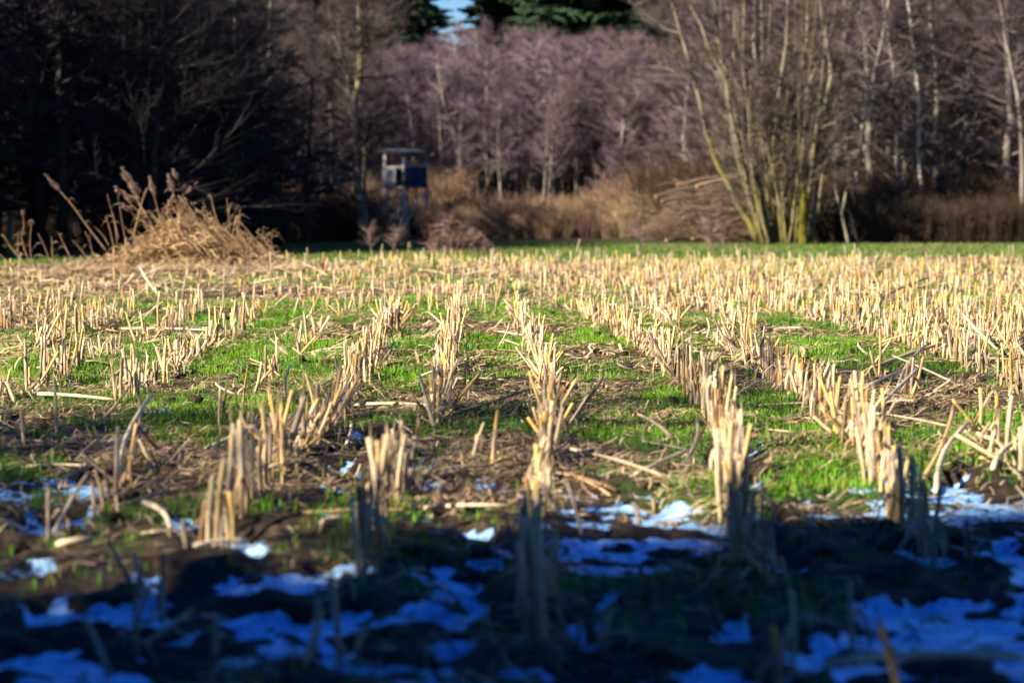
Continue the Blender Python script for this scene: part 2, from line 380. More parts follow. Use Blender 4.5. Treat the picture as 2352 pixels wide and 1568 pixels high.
tag(obj('earth_clods', mkmesh('earth_clods', np.vstack(Vs), np.vstack(Fs), np.vstack(Ts)), M_litter), 'crumbs and clods of dark soil among the stubble', 'soil', kind='stuff')

# ------------------------------------------------------------------ maize stubble
PALE = (.66, .52, .33); GOLD = (.64, .38, .07); GREY = (.26, .20, .15); BROWN = (.26, .14, .06); DARK = (.10, .065, .045)
def lerp(a, b, t): return tuple(a[i] * (1 - t) + b[i] * t for i in range(3))
def stub_template(kind, lod=0, seed=0):
    rd = random.Random(seed); st = MB(); sh = MB()
    h = rd.uniform(.15, .30) * (1.45 if rd.random() < .12 else 1); n = 7 if lod == 0 else 4; r = rd.uniform(.0068, .0104)
    main = {'gold': lerp(PALE, GOLD, rd.uniform(.6, 1)), 'pale': lerp(PALE, GOLD, rd.uniform(0, .45)), 'grey': lerp(GREY, PALE, rd.uniform(.1, .5)), 'brown': lerp(BROWN, GOLD, rd.uniform(0, .4)), 'dark': DARK}[kind]
    low = lerp(main, (.20, .13, .08), .5)
    bx, by = rd.uniform(-.12, .12), rd.uniform(-.12, .12)
    cx = lambda t: Vector((bx * h * t * t, by * h * t * t, h * t))
    node = rd.uniform(.35, .6); ts = [-.12, .06, node - .03, node, node + .03, .93, 1.0] if lod == 0 else [-.1, node, 1.0]
    rr = [1.15, 1.1, .98, 1.18, .95, .9, .84] if lod == 0 else [1.1, 1, .85]; cols = [lerp(low, main, max(0, t)) for t in ts]
    if lod == 0: cols[3] = lerp(main, BROWN, .55)
    st.tube([cx(t) for t in ts], [r * q for q in rr], n, cols)
    # slanting, splintered cut
    top = cx(1.0)
    if lod == 0:
        for k in range(rd.randint(0, 3)):
            a = rd.uniform(0, 6.28); p = top + Vector((math.cos(a), math.sin(a), 0)) * r * .7
            st.spike(p - Vector((0, 0, .01)), p + Vector((rd.uniform(-.02, .02), rd.uniform(-.02, .02), rd.uniform(.02, .075))), r * .4, lerp(main, PALE, .5))
        # dark pith in the cut
        b = len(st.V)
    # wrapped sheaths and hanging leaves
    for k in range(rd.choice([0, 1, 1, 2]) if lod == 0 else rd.choice([0, 1])):
        a0 = rd.uniform(0, 6.28); t0 = rd.uniform(0, .45); t1 = min(1.02, t0 + rd.uniform(.3, .6)); R2 = r * 1.18
        c = lerp(lerp(PALE, (.5, .42, .34), rd.random()), main, rd.uniform(0, .4)) if rd.random() < .75 else lerp(BROWN, GREY, .5)
        b = len(sh.V); m = 5 if lod == 0 else 3
        for i in range(3):
            t = t0 + (t1 - t0) * i / 2; op = 1 + .5 * max(0, i - 1) * rd.random() * 1.6
            for q in range(m):
                a = a0 + (q / (m - 1) - .5) * 3.6 * (1 - .3 * i / 2)
                sh.V.append(cx(t) + Vector((math.cos(a), math.sin(a), 0)) * R2 * op); sh.T.append(lerp(c, PALE, .2 * i))
        for i in range(2):
            for q in range(m - 1): o = b + i * m + q; sh.F.append((o, o + 1, o + m + 1, o + m))
    if lod == 0:
        for k in range(rd.choice([0, 1, 2, 3])):
            a = rd.uniform(0, 6.28); d = Vector((math.cos(a), math.sin(a), 0)); t = rd.uniform(.3, .95); L = rd.uniform(.06, .2); p = cx(t) + d * r
            up = rd.uniform(-.3, .7); pts = [p, p + d * L * .35 + Vector((0, 0, L * .4 * up)), p + d * L * .7 + Vector((0, 0, L * (.3 * up - .25))), p + d * L * .8 + Vector((0, 0, -L * rd.uniform(.3, .9)))]
            c = lerp(PALE, BROWN, rd.random() * .8)
            sh.ribbon(pts, [.006, .010, .008, .002], (-d.y, d.x, rd.uniform(-.3, .3)), c)
    return st, sh, h
kinds = ['pale', 'gold', 'pale', 'grey', 'gold', 'pale', 'brown', 'gold', 'gold', 'grey', 'pale', 'gold', 'brown', 'pale', 'brown', 'dark', 'gold', 'pale', 'grey', 'pale']
HI = [(k, *stub_template(k, 0, 100 + i)) for i, k in enumerate(kinds)]
LO = [(k, *stub_template(k, 1, 300 + i)) for i, k in enumerate(kinds)]
def arr(mb): 
    F = []
    for f in mb.F:
        if len(f) == 4: F.append(f)
        elif len(f) == 3: F.append((f[0], f[1], f[2], f[2]))
        else:
            for q in range(1, len(f) - 1, 1): F.append((f[0], f[q], f[q + 1], f[q + 1]))
    tri = []
    for f in F:
        tri.append((f[0], f[1], f[2]));
        if f[3] != f[2]: tri.append((f[0], f[2], f[3]))
    return np.array([tuple(v) for v in mb.V]).reshape(-1, 3), np.array(tri, int).reshape(-1, 3), np.array(mb.T).reshape(-1, 3)
HIa = [(arr(a), arr(b)) for _, a, b, _ in HI]; LOa = [(arr(a), arr(b)) for _, a, b, _ in LO]
# rows: x at 15 m, then stretches (from, to, share of plants standing)
ROWS = {
 'west4': (-4.5, [(17, 27, .8), (27, 41, .5)]), 'west3': (-3.78, [(15, 18, .5), (19, 28, .85), (28, 41, .45)]), 'west2': (-3.05, [(13.5, 19, .7), (20, 26, .6), (27, 41, .4)]),
 'E': (-2.36, [(8.5, 13, .12), (14.3, 19, .95), (19, 23, .5), (24, 41, .35)]),
 'X': (-1.62, [(9, 12, .18), (13, 22, .32), (24, 41, .25)]),
 'M0': (-1.0, [(6.4, 8.6, .25), (8.8, 14.0, .85), (14, 22.5, .97), (23, 41, .55)]),
 'M1': (-.42, [(6.4, 8.2, .2), (8.3, 10.6, .97), (12.9, 21, .95), (22, 41, .75)]),
 'M2': (.23, [(6.6, 8.5, .45), (8.5, 20.5, .97), (21.5, 41, .75)]),
 'M3': (1.13, [(6.6, 8.3, .25), (8.4, 12.2, .98), (12.4, 14.4, .55), (14.4, 26, .97), (27, 41, .8)]),
 'M4': (1.80, [(8.6, 18.5, .97), (18.5, 21, .6), (22, 41, .85)]),
 'M45': (2.47, [(9.5, 13, .35), (14, 20, .28), (22, 41, .85)]),
 'M5': (3.28, [(13, 26, .93), (27, 42, .9)]),
}
for k in range(1, 12): ROWS['east%d' % k] = (3.28 + .66 * k, [(15, 29, .93)])
for k in range(1, 9): ROWS['far%d' % k] = (-4.5 - .72 * k, [(17, 30, .85), (30, 39, .6)])
def bend(x0, d):
    s = float(sm(-.2, 1.2, x0))
    f = float(np.interp(d, [6, 9, 11, 13, 15, 17.5, 20, 23, 26, 42], [-.34, -.28, -.14, -.04, 0, -.02, -.12, -.32, -.52, -1.1]))
    f2 = float(np.interp(d, [6, 9, 11, 13, 15, 26, 42], [-.10, -.12, -.06, 0, 0, -.14, -.5]))
    return f * s + f2 * (1 - s)
for k_ in list(ROWS):
    x0_, sg_ = ROWS[k_]; cut_ = 30 if x0_ > 3 else 24.5 + .5 * abs(x0_ % 1.3)
    ROWS[k_] = (x0_, [(a_, min(b2_, cut_), p_) for a_, b2_, p_ in sg_ if a_ < cut_])
stubs = []
rdh = random.Random(4)
for kk in range(27):      # headland rows that run across the end of the field
    d0 = 24.6 + .66 * kk; xx = -.236 * d0
    while xx < .236 * d0:
        xx += rdh.uniform(.03, .15); dd = d0 - .10 * xx + .5 * float(vnoise(xx * .35, kk * .2, 6)) + rdh.gauss(0, .05)
        pr = .93 if xx > 1 else (.80 if xx > -2.3 else .42)
        if float(vnoise(xx * .9 + kk * 3.1, kk * 1.7, 15)) < .30 + .45 * (1 - pr) or rdh.random() > pr: continue
        if dd > float(field_end(xx)) or (xx > 3 and dd < 29): continue
        stubs.append([xx, dd, abs(rdh.gauss(0, 8)), rdh.uniform(0, 6.28), rdh.randrange(20), rdh.uniform(.55, 1.05) * (1.5 if rdh.random() < .04 else 1), 'headland'])
for name, (x0, segs) in ROWS.items():
    rd = random.Random(name); fan = None
    for a, b_, pr in segs:
        d = a
        while d < b_:
            d += rd.uniform(.02, .115) if d < 27 else rd.uniform(.05, .16)
            q = float(vnoise(d * 1.1 + x0 * 7, x0 * 3.3, 5))
            if rd.random() > pr or (q < .14 + .25 * (1 - pr)): continue
            x = x0 + bend(x0, d) + rd.gauss(0, .028 if d < 28 else .05)
            if abs(x / d) > .232 or d > float(field_end(x)): continue
            fq = float(vnoise(d * .8 + 31, x0 * 5 + 9, 9)); tl = abs(rd.gauss(0, 5)); ta = rd.uniform(0, 6.28)
            if fq > (.66 if d > 12 else .8) and rd.random() < .55: tl = rd.uniform(15, 48); ta = rd.uniform(-.9, .9) if rd.random() < .65 else rd.uniform(2.2, 4)
            if pr < .4 and rd.random() < .5: tl = rd.uniform(20, 60)
            kd = rd.randrange(len(kinds)); hs = rd.uniform(.75, 1.2) * (.75 + .45 * float(vnoise(d * .5, x0 * 2, 12)))
            if d < 13 and pr > .8: hs *= 1.08
            stubs.append([x, d, tl, ta, kd, hs, name])
# lone plants that stand out
for px, py, hp, tx, kd in ((1820,1548,205,4,2),(1790,1575,150,0,1),(2070,1575,190,-14,7),(490,1520,130,3,3),(1385,1500,110,0,3),(1330,1480,70,0,18),(430,1275,80,-6,3),(362,1370,120,8,9),(340,1360,100,-22,9),
                        (712,1500,170,10,9),(250,1500,130,-18,9),(300,1340,110,-28,9),(820,1500,80,2,3),(1960,1480,160,-5,9),(465,1240,118,6,2),(1131,1078,122,2,7),(1085,1060,90,14,0),(1232,610,70,0,4),
                        (2282,678,72,0,15),(1860,1190,60,12,2),(1470,1180,60,0,3),(1750,1200,100,0,9),(1726,1280,110,0,15),(2145,1270,120,2,15),(2230,1300,120,-3,15)):
    x, d = G(px, py); HH = hp / (FPX / d); stubs.append([x, d, abs(tx), 0 if tx > 0 else math.pi, kd, HH / HI[kd][3], 'lone'])
def visible(s):
    px = s[0] / s[1] * FPX; return abs(px) < PW / 2 + 15 and s[1] > 6.35
order = sorted([i for i, s in enumerate(stubs) if visible(s)], key=lambda i: -stubs[i][5] * HI[stubs[i][4]][3] / stubs[i][1])
IND = set(order[:296])
rowtxt = {'west4': 'the far left rows', 'west3': 'the far left rows', 'west2': 'the far left rows', 'E': 'the sunlit left row', 'X': 'the gappy left row',
          'M0': 'the long left diagonal row', 'M1': 'the row left of centre', 'M2': 'the centre row', 'M3': 'the thick row right of centre', 'M4': 'the right diagonal row', 'M45': 'the broken right row', 'M5': 'the rightmost row'}
colt = {'pale': 'cream', 'gold': 'golden', 'grey': 'grey', 'brown': 'russet', 'dark': 'blackened'}
stem_me = [a.mesh('maize_stub', True) for _, a, b, _ in HI]; sheath_me = [b.mesh('leaf_sheath') if b.V else None for _, a, b, _ in HI]
for m_ in stem_me: m_.materials.append(M_cane)
for m_ in sheath_me:
    if m_: m_.materials.append(M_husk)
xs_ = np.array([s[0] for s in stubs]); ys_ = np.array([s[1] for s in stubs]); hz = height(xs_, ys_)
lab_seen = {}
Vs, Fs, Ts = [], [], []; off = 0
bigS = [[], [], [], 0]; bigH = [[], [], [], 0]
for i, (x, d, tl, ta, kd, hs, nm) in enumerate(stubs):
    rz = random.uniform(0, 6.28)
    axis = Vector((-math.sin(ta), math.cos(ta), 0)); M = Matrix.Translation((x, d, hz[i])) @ Matrix.Rotation(R(tl), 4, axis) @ Matrix.Rotation(rz, 4, 'Z') @ Matrix.Diagonal((.85 + .25 * random.random(),) * 2 + (hs, 1)).to_4x4()
    if i in IND:
        o = obj('maize_stub', stem_me[kd]); o.matrix_world = M
        if sheath_me[kd]: c = obj('leaf_sheath', sheath_me[kd], None, o)
        zone = 'in snowy shade' if d < 8.9 else ('near the shade' if d < 10.5 else ('in dappled light' if d < 13 else 'in sun'))
        tt = 'upright' if tl < 9 else ('slightly tilted' if tl < 20 else ('leaning right' if math.cos(ta) > 0 else 'leaning left'))
        sz = 'tall' if hs * HI[kd][3] > .36 else ('short' if hs * HI[kd][3] < .24 else 'cut')
        tag(o, ('%s %s %s maize stub in %s, %s' % (sz, tt, colt[kinds[kd]], rowtxt.get(nm, 'the outer rows'), zone)) if nm != 'lone' else '%s %s %s maize stub standing alone, %s' % (sz, tt, colt[kinds[kd]], zone), 'maize stub', 'cut maize stubs standing in rows')
    else:
        src = (HIa if d < 24 else LOa)[kd]; m3 = np.array(M)[:3]
        for big, (V, F, T) in ((bigS, src[0]), (bigH, src[1])):
            if len(V) == 0: continue
            W = V @ m3[:, :3].T + m3[:, 3]; big[0].append(W); big[1].append(F + big[3]); big[2].append(T * random.uniform(.8, 1.15)); big[3] += len(V)
o = obj('maize_stubble', mkmesh('maize_stubble', np.vstack(bigS[0]), np.vstack(bigS[1]), np.vstack(bigS[2]), True), M_cane)
tag(o, 'thousands of cut maize stubs across the middle and far field', 'maize stubble', kind='stuff')
o2 = obj('maize_husks', mkmesh('maize_husks', np.vstack(bigH[0]), np.vstack(bigH[1]), np.vstack(bigH[2])), M_husk)
tag(o2, 'torn dry leaf sheaths clinging to the far maize stubs', 'maize husks', kind='stuff')
print('stubs', len(stubs), 'tris', sum(len(f) for f in bigS[1]) + sum(len(f) for f in bigH[1]))

# ------------------------------------------------------------------ fallen maize stalks
def fallen(p0, p1, r=.011, col=PALE, lift0=.02, lift1=.02, sag=.02, kink=0.0):
    mb = MB(); a = Vector((p0[0], p0[1], 0)); b = Vector((p1[0], p1[1], 0)); n = 6; pts = []; cols = []; rad = []
    sd = (b - a).cross(Vector((0, 0, 1))).normalized(); za, zb = float(height(a.x, a.y)), float(height(b.x, b.y))
    for i in range(n + 1):
        t = i / n; p = a.lerp(b, t) + sd * kink * math.sin(t * 3.1); z = za * (1 - t) + zb * t + lift0 * (1 - t) + lift1 * t + sag * math.sin(t * 3.14)
        pts.append(Vector((p.x, p.y, z)) - a); cols.append(lerp(col, GREY, random.uniform(0, .35))); rad.append(r * (1 - .3 * t) * (1.15 if i % 2 else .95))
    mb.tube(pts, rad, 7, cols)
    return mb, a
GOLD = (.52, .34, .14)
FALL = [((1985,862),(2215,815),.016,GOLD,.03,.14,'long golden maize stalk propped against the right row'), ((1985,862),(1900,866),.013,PALE,.02,.02,'pale split stalk end at the foot of the long golden stalk'),
        ((275,760),(505,765),.010,PALE,.03,.05,'long bleached stalk lying across the grass at left'), ((1700,1010),(1660,955),.01,PALE,.02,.06,None),
        ((268,1138),(350,1040),.012,PALE,.0,.30,'stout stalk slanting up to the right at lower left'), ((262,1142),(320,1030),.012,BROWN,.0,.28,'dark stalk crossed behind the slanting one at lower left'),
        ((330,1190),(390,1235),.012,PALE,.05,.03,'short yellow stalk end tipped over the snow at lower left'), ((130,1255),(215,1250),.014,PALE,.02,.03,'pale stalk piece lying flat at the lower left edge'),
        ((250,1170),(390,1150),.012,GREY,.02,.05,'grey stalk lying in the shade at lower left'), ((80,925),(275,930),.012,PALE,.03,.03,'bleached stalk lying level below the left stubble'),
        ((470,1030),(590,1000),.012,PALE,.01,.06,'pale stalk slanting towards the long left row'), ((1310,945),(1385,900),.013,BROWN,.0,.12,'bent stalk leaning up to the right near the centre'),
        ((1310,945),(1260,968),.012,PALE,.02,.02,None), ((0,1195),(60,1190),.012,PALE,.03,.02,None), ((1950,1010),(2120,905),.012,PALE,.02,.2,None),
        ((1985,900),(2100,870),.012,PALE,.02,.08,None), ((2060,900),(2125,850),.013,PALE,.0,.15,'stalk leaning up to the right beside the long golden stalk'),
        ((2210,810),(2290,830),.014,PALE,.30,.10,'broken pale stalk resting across the right row'), ((1450,1110),(1580,1060),.011,PALE,.02,.05,None),
        ((810,945),(1010,950),.010,PALE,.02,.03,'thin straight stalk lying beside the broken left row'), ((1010,970),(1215,935),.010,BROWN,.02,.08,'dark stalk lying towards the centre row'),
        ((2280,1090),(2352,1060),.014,PALE,.02,.14,'thick pale stalk leaning at the right edge'), ((2150,1120),(2230,1040),.013,PALE,.02,.18,None), ((2110,1110),(2190,1020),.012,GOLD,.0,.2,None),
        ((2000,700),(2130,680),.016,GREY,.02,.2,'grey stalk leaning among the far right stubs'), ((2120,640),(2150,655),.03,DARK,.1,.1,'short black stick end among the far right stubs'),
        ((1900,1560),(2352,1520),.016,PALE,.03,.05,'pale stalk lying along the bottom right edge'), ((320,655),(365,680),.014,PALE,.25,.02,'pale stalk tipped over before the reed heap'),
        ((1655,1105),(1700,1095),.012,PALE,.02,.02,None), ((420,1400),(520,1440),.012,GREY,.02,.06,None), ((1550,1085),(1600,1020),.012,GREY,.0,.1,None)]
for a, b_, r, c, l0, l1, lb in FALL:
    mb, org = fallen(G(*a), G(*b_), r, c, l0, l1, .01, random.uniform(-.05, .05))
    o = mb.build('fallen_stalk', M_cane, None, org, True)
    tag(o, lb or 'fallen maize stalk lying loose between the stubble rows', 'maize stalk', 'fallen maize stalks on the ground')
big = [[], [], [], 0]
for i in range(420):
    x, d = [float(v[0]) for v in scatter(1, 8, 36)]; L = random.uniform(.12, .5) * (1 if d > 9.5 else .5); a = random.uniform(-.5, 3.6)
    up = random.random() < .25
    mb, org = fallen((x, d), (x + L * math.cos(a), d + L * math.sin(a)), random.uniform(.005, .010), random.choice([PALE, PALE, GOLD, GREY, BROWN]), .01, random.uniform(.05, .22) if up else random.uniform(.01, .05), .01, random.uniform(-.04, .04))
    if i < 60 and d < 20: tag(mb.build('fallen_stalk', M_cane, None, org, True), 'fallen maize stalk lying loose between the stubble rows', 'maize stalk', 'fallen maize stalks on the ground'); continue
    V, F, T = arr(mb); big[0].append(V + np.array(org)); big[1].append(F + big[3]); big[2].append(T); big[3] += len(V)
tag(obj('broken_stalks', mkmesh('broken_stalks', np.vstack(big[0]), np.vstack(big[1]), np.vstack(big[2]), True), M_cane), 'broken maize stalk pieces scattered over the field', 'maize stalks', kind='stuff')

# ------------------------------------------------------------------ bare trees
def bare_tree(seed, H, spread, stemr, nprim, crown0, bark, twig, lean=(0, 0), upness=.35, stems=None, sub=6, tw=8, twr=.0065, twl=.38, droop=0.0, moss=None):
    """returns trunk and crown builders; stems: list of (points, radii)"""
    rd = random.Random(seed); tr = MB(); cr = MB()
    if stems is None:
        pts = []; n = 9; x = y = 0
        for i in range(n + 1):
            t = i / n; pts.append(Vector((x + lean[0] * t * H, y + lean[1] * t * H, H * t))); x += rd.gauss(0, .018) * H * .4; y += rd.gauss(0, .018) * H * .4
        stems = [(pts, [stemr * (1.15 - t / n * 1.0) if t else stemr * 1.35 for t in range(n + 1)])]
    for pts, rad in stems:
        cols = []
        for p in pts:
            c = lerp(bark, (bark[0] * .45, bark[1] * .45, bark[2] * .4), rd.random() * .8)
            if moss and p.z < moss[1] and rd.random() < moss[2]: c = lerp(c, moss[0], .7)
            cols.append(c)
        # resample so the bark colour breaks up
        P2, R2, C2 = [], [], []
        for i in range(len(pts) - 1):
            for s in range(3):
                t = s / 3; p = pts[i].lerp(pts[i + 1], t); j = rad[i] * .35
                P2.append(p + Vector((rd.uniform(-j, j), rd.uniform(-j, j), 0)) if (i or s) else p); R2.append(rad[i] * (1 - t) + rad[i + 1] * t)
                c = lerp(bark, (bark[0] * .35, bark[1] * .32, bark[2] * .3), rd.random() ** 1.5)
                if moss and p.z < moss[1] and rd.random() < moss[2]: c = lerp(c, moss[0], .75)
                C2.append(c)
        P2.append(pts[-1]); R2.append(rad[-1]); C2.append(bark)
        tr.tube(P2, R2, 7, C2)
    tot = sum(len(s[0]) for s in stems)
    for pts, rad in stems:
        L = sum((pts[i + 1] - pts[i]).length for i in range(len(pts) - 1)); npz = max(3, int(nprim * len(pts) / tot))
        for k in range(npz):
            t = crown0 + (1 - crown0) * ((k + rd.random()) / npz); f = t * (len(pts) - 1); i = min(int(f), len(pts) - 2)
            p = pts[i].lerp(pts[i + 1], f - i); a = rd.uniform(0, 6.283); el = upness + rd.gauss(0, .22)
            ln = spread * (1.15 - .75 * t) * rd.uniform(.6, 1.25); dr = Vector((math.cos(a) * math.cos(el), math.sin(a) * math.cos(el), math.sin(el)))
            q = p; bp = [p]; seg = 4
            for s in range(seg):
                dr = (dr + Vector((rd.gauss(0, .16), rd.gauss(0, .16), rd.gauss(0, .10) + .05 - droop))).normalized(); q = q + dr * ln / seg; bp.append(q)
            r0 = min(max(.012, rad[min(i, len(rad) - 1)] * .38), .05)
            cr.tube(bp, [r0 * (1 - .8 * s / seg) for s in range(seg + 1)], 4, lerp(bark, twig, .5), False)
            for s in range(sub):
                tt = rd.uniform(.15, 1) ** .8 * seg; i2 = min(int(tt), seg - 1); b0 = bp[i2].lerp(bp[i2 + 1], tt - i2)
                d2 = ((bp[i2 + 1] - bp[i2]).normalized() + Vector((rd.gauss(0, .55), rd.gauss(0, .55), rd.gauss(0, .22) + .08 - droop))).normalized(); l2 = ln * rd.uniform(.22, .5)
                b1 = b0 + d2 * l2 * .5; d3 = (d2 + Vector((rd.gauss(0, .2), rd.gauss(0, .2), rd.gauss(0, .12)))).normalized(); b2 = b1 + d3 * l2 * .5
                cr.tube([b0, b1, b2], [r0 * .38, r0 * .28, r0 * .12], 3, twig, False)
                for u in range(tw):
                    ty = rd.random(); c0 = b0.lerp(b1, ty * 2) if ty < .5 else b1.lerp(b2, ty * 2 - 1)
                    d4 = (d3 + Vector((rd.gauss(0, .6), rd.gauss(0, .6), rd.gauss(0, .28) + .05 - droop))).normalized(); e = c0 + d4 * twl * rd.uniform(.4, 1.2)
                    cc = lerp(twig, (twig[0] * 1.5, twig[1] * 1.4, twig[2] * 1.4), rd.random()); cr.spike(c0, e, twr, cc)
    return tr, cr
def tree_proto(name, tr, cr, label, cat, group, mb=M_bark, mt=M_twig):
    r = empty(name, (0, 0, 0), label, cat, group)
    a = tr.build('trunk', mb, r, None, True); b = cr.build('crown', mt, r); KIDS[r.name] = [a, b]; return r
PURP = (.110, .079, .096); DARKT = (.016, .014, .016); DPURP = (.027, .022, .028); BARKP = (.27, .24, .21); BARKD = (.045, .040, .035); WARM = (.16, .115, .10)  # DARKT and DPURP are darkened to stand in for the left wood's shade
protos = {
 'alder1': tree_proto('alder_tree', *bare_tree(1, 6.9, 2.0, .075, 50, .42, BARKP, PURP, (.02, 0), .32, None, 7, 10, .0062, .40), 'slender pale stemmed alder in the purple wood behind the hunting stand', 'tree', 'purple twigged alders in the lit wood'),
 'alder2': tree_proto('alder_tree', *bare_tree(2, 6.3, 2.2, .065, 50, .42, BARKP, PURP, (-.03, 0), .28, None, 7, 10, .0062, .42), 'slender pale stemmed alder in the purple wood behind the hunting stand', 'tree', 'purple twigged alders in the lit wood'),
 'alder3': tree_proto('alder_tree', *bare_tree(3, 7.3, 1.9, .085, 50, .42, (.22, .20, .17), (.12, .088, .095), (.01, .02), .4, None, 7, 10, .0062, .40), 'slender pale stemmed alder in the purple wood behind the hunting stand', 'tree', 'purple twigged alders in the lit wood'),
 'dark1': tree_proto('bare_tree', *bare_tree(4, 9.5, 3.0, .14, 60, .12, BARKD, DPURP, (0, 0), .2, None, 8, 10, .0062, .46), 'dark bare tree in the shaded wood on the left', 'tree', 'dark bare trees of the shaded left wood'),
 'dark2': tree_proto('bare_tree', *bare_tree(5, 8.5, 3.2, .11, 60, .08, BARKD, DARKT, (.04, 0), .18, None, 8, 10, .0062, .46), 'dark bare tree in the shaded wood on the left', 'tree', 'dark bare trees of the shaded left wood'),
 'brown1': tree_proto('bare_tree', *bare_tree(6, 8.5, 2.4, .10, 52, .2, (.18, .16, .13), (.075, .056, .056), (.03, 0), .4, None, 7, 10, .006, .42), 'grey stemmed bare tree in the right hand wood', 'tree', 'bare trees of the right wood'),
 'brown2': tree_proto('bare_tree', *bare_tree(8, 7.8, 2.6, .085, 52, .15, (.20, .18, .15), (.065, .048, .052), (-.05, 0), .42, None, 7, 10, .006, .42), 'grey stemmed bare tree in the right hand wood', 'tree', 'bare trees of the right wood'),
}
used_p = set(); PG = {k_: p_.get('group') for k_, p_ in protos.items()}
def plant(kind, x, y, rz=None, s=1.0, label=None, group=None, z=-.05):
    p = protos[kind]; group = group or PG.setdefault(kind, p.get('group')); rz = random.uniform(0, 6.28) if rz is None else rz
    if kind not in used_p:
        used_p.add(kind); p.location = (x, y, z); p.rotation_euler = (0, 0, rz); p.scale = (s,) * 3
        if label: p['label'] = label
        if group: p['group'] = group
        return p
    return copy_tree(p, (x, y, z), (0, 0, rz), s, label, group)
def X(px, Y): return (px - PW / 2) / FPX * Y
# centre wood
for row, (Y, n) in enumerate(((73, 17), (76.5, 19), (80, 20), (84, 18))):
    for i in range(n):
        px = 790 + (1640 - 790) * (i + random.uniform(.1, .9)) / n; xw = X(px, Y)
        k = random.choice(['alder1', 'alder2', 'alder3', 'alder1'])
        peak = math.exp(-((px - 1210) / 330) ** 2)
        where = 'left of the hunting stand' if px < 880 else ('behind the hunting stand' if px < 985 else ('beside the leaning pale stem' if px < 1090 else ('beside the thick straight pale stem' if px < 1200 else ('in the highest part' if px < 1340 else ('right of the highest part' if px < 1480 else 'next to the many stemmed tree')))))
        plant(k, xw, Y + random.uniform(-1.2, 1.2), None, (.64 + .15 * peak) * random.uniform(.94, 1.05) * (1 + .05 * row), 'slender pale alder %s, %s of the purple wood' % (where, ('front', 'second line', 'third line', 'back')[row]))
for i in range(20):
    px = 800 + 760 * (i + random.random()) / 20; Y = 70.5 + (i % 3) * 1.6
    plant(random.choice(['alder1', 'alder2', 'alder3']), X(px, Y), Y, None, random.uniform(.36, .58), 'low young alder at the front foot of the purple wood', 'young alders at the foot of the purple wood')
# left wood, standing in shade
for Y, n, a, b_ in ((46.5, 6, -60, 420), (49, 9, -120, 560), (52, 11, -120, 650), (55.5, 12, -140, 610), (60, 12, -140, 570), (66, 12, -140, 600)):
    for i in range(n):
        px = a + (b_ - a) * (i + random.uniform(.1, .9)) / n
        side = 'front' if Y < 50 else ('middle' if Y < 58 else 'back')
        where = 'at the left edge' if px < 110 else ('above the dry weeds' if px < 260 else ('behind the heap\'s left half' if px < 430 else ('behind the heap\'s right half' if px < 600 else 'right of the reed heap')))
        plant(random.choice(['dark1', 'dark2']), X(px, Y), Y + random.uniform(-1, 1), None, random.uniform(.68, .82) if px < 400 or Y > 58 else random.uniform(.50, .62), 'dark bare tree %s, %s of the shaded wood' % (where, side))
for i in range(15):
    px = 560 + 22 * i; Y = 71 + (i % 3) * 3
    plant('brown1', X(px, Y), Y, None, random.uniform(.72, .85), 'greyish bare tree between the shaded wood and the hunting stand', 'bare trees left of the hunting stand')
# right wood
for Y, n, a, b_ in ((61, 8, 1900, 2480), (65, 13, 1640, 2480), (69, 14, 1560, 2480), (74, 14, 1540, 2480), (80, 14, 1560, 2480)):
    for i in range(n):
        px = a + (b_ - a) * (i + random.uniform(.1, .9)) / n
        where = 'left of the many stemmed tree' if px < 1700 else ('behind the many stemmed tree' if px < 1900 else ('just right of the many stemmed tree' if px < 2030 else ('around the straight pale trunk' if px < 2180 else 'at the right edge')))
        plant(random.choice(['brown1', 'brown2', 'brown2']), X(px, Y), Y + random.uniform(-1.2, 1.2), None, random.uniform(.85, 1.1), 'grey stemmed bare tree %s, %s of the right wood' % (where, 'front' if Y < 67 else ('middle' if Y < 76 else 'back')))

def pix_stems(base, Y, lst):
    out = []
    for pts, r0, r1 in lst:
        n = len(pts); P = [A(px, py, Y + dy) - base for px, py, dy in [(q[0], q[1], q[2] if len(q) > 2 else 0) for q in pts]]
        P[0].z = -.08 if pts[0][1] > 500 else P[0].z
        out.append((P, [r0 + (r1 * .55 - r0) * i / (n - 1) for i in range(n)]))
    return out
# the leaning pale stem and the thick pale one in the centre wood
def special(name, Y, stems, label, bark, twig, nprim, spread, crown0=.3, seed=20, moss=None, sub=6, tw=8, up=.35, group=None, base=None):
    b0 = stems[0][0][0]; base = Vector((X(base or b0[0], Y), Y, 0)); st = pix_stems(base, Y, stems)
    tr, cr = bare_tree(seed, 6, spread, .1, nprim, crown0, bark, twig, stems=st, sub=sub, tw=tw, upness=up, moss=moss)
    r = empty(name, base, label, 'tree', group); tr.build('trunk', M_bark, r, None, True); cr.build('crown', M_twig, r); return r
special('leaning_alder', 71, [([(1075, 520), (1064, 400), (1040, 300), (1018, 230), (1006, 150)], .085, .03)], 'pale stem leaning left in the middle of the purple wood', (.27, .235, .21), PURP, 26, 1.2, .5, 21)
special('alder_tree', 71.5, [([(1119, 520), (1118, 420), (1114, 300), (1119, 210), (1116, 140)], .085, .04), ([(1118, 400, .1), (1104, 300, .1), (1090, 230, .1)], .05, .02)], 'thick straight pale alder right of the leaning stem', (.27, .245, .22), PURP, 28, 1.3, .5, 22)
special('alder_tree', 72, [([(955, 500), (950, 330), (942, 260), (930, 200)], .06, .03)], 'pale slim stem rising just above the hunting stand roof', (.30, .27, .25), PURP, 14, 1.1, .5, 23)
special('alder_tree', 71, [([(1152, 520), (1149, 450), (1146, 400), (1140, 300)], .06, .03)], 'short pale alder stem close right of the thick straight one', (.30, .28, .22), PURP, 14, 1.0, .6, 24)
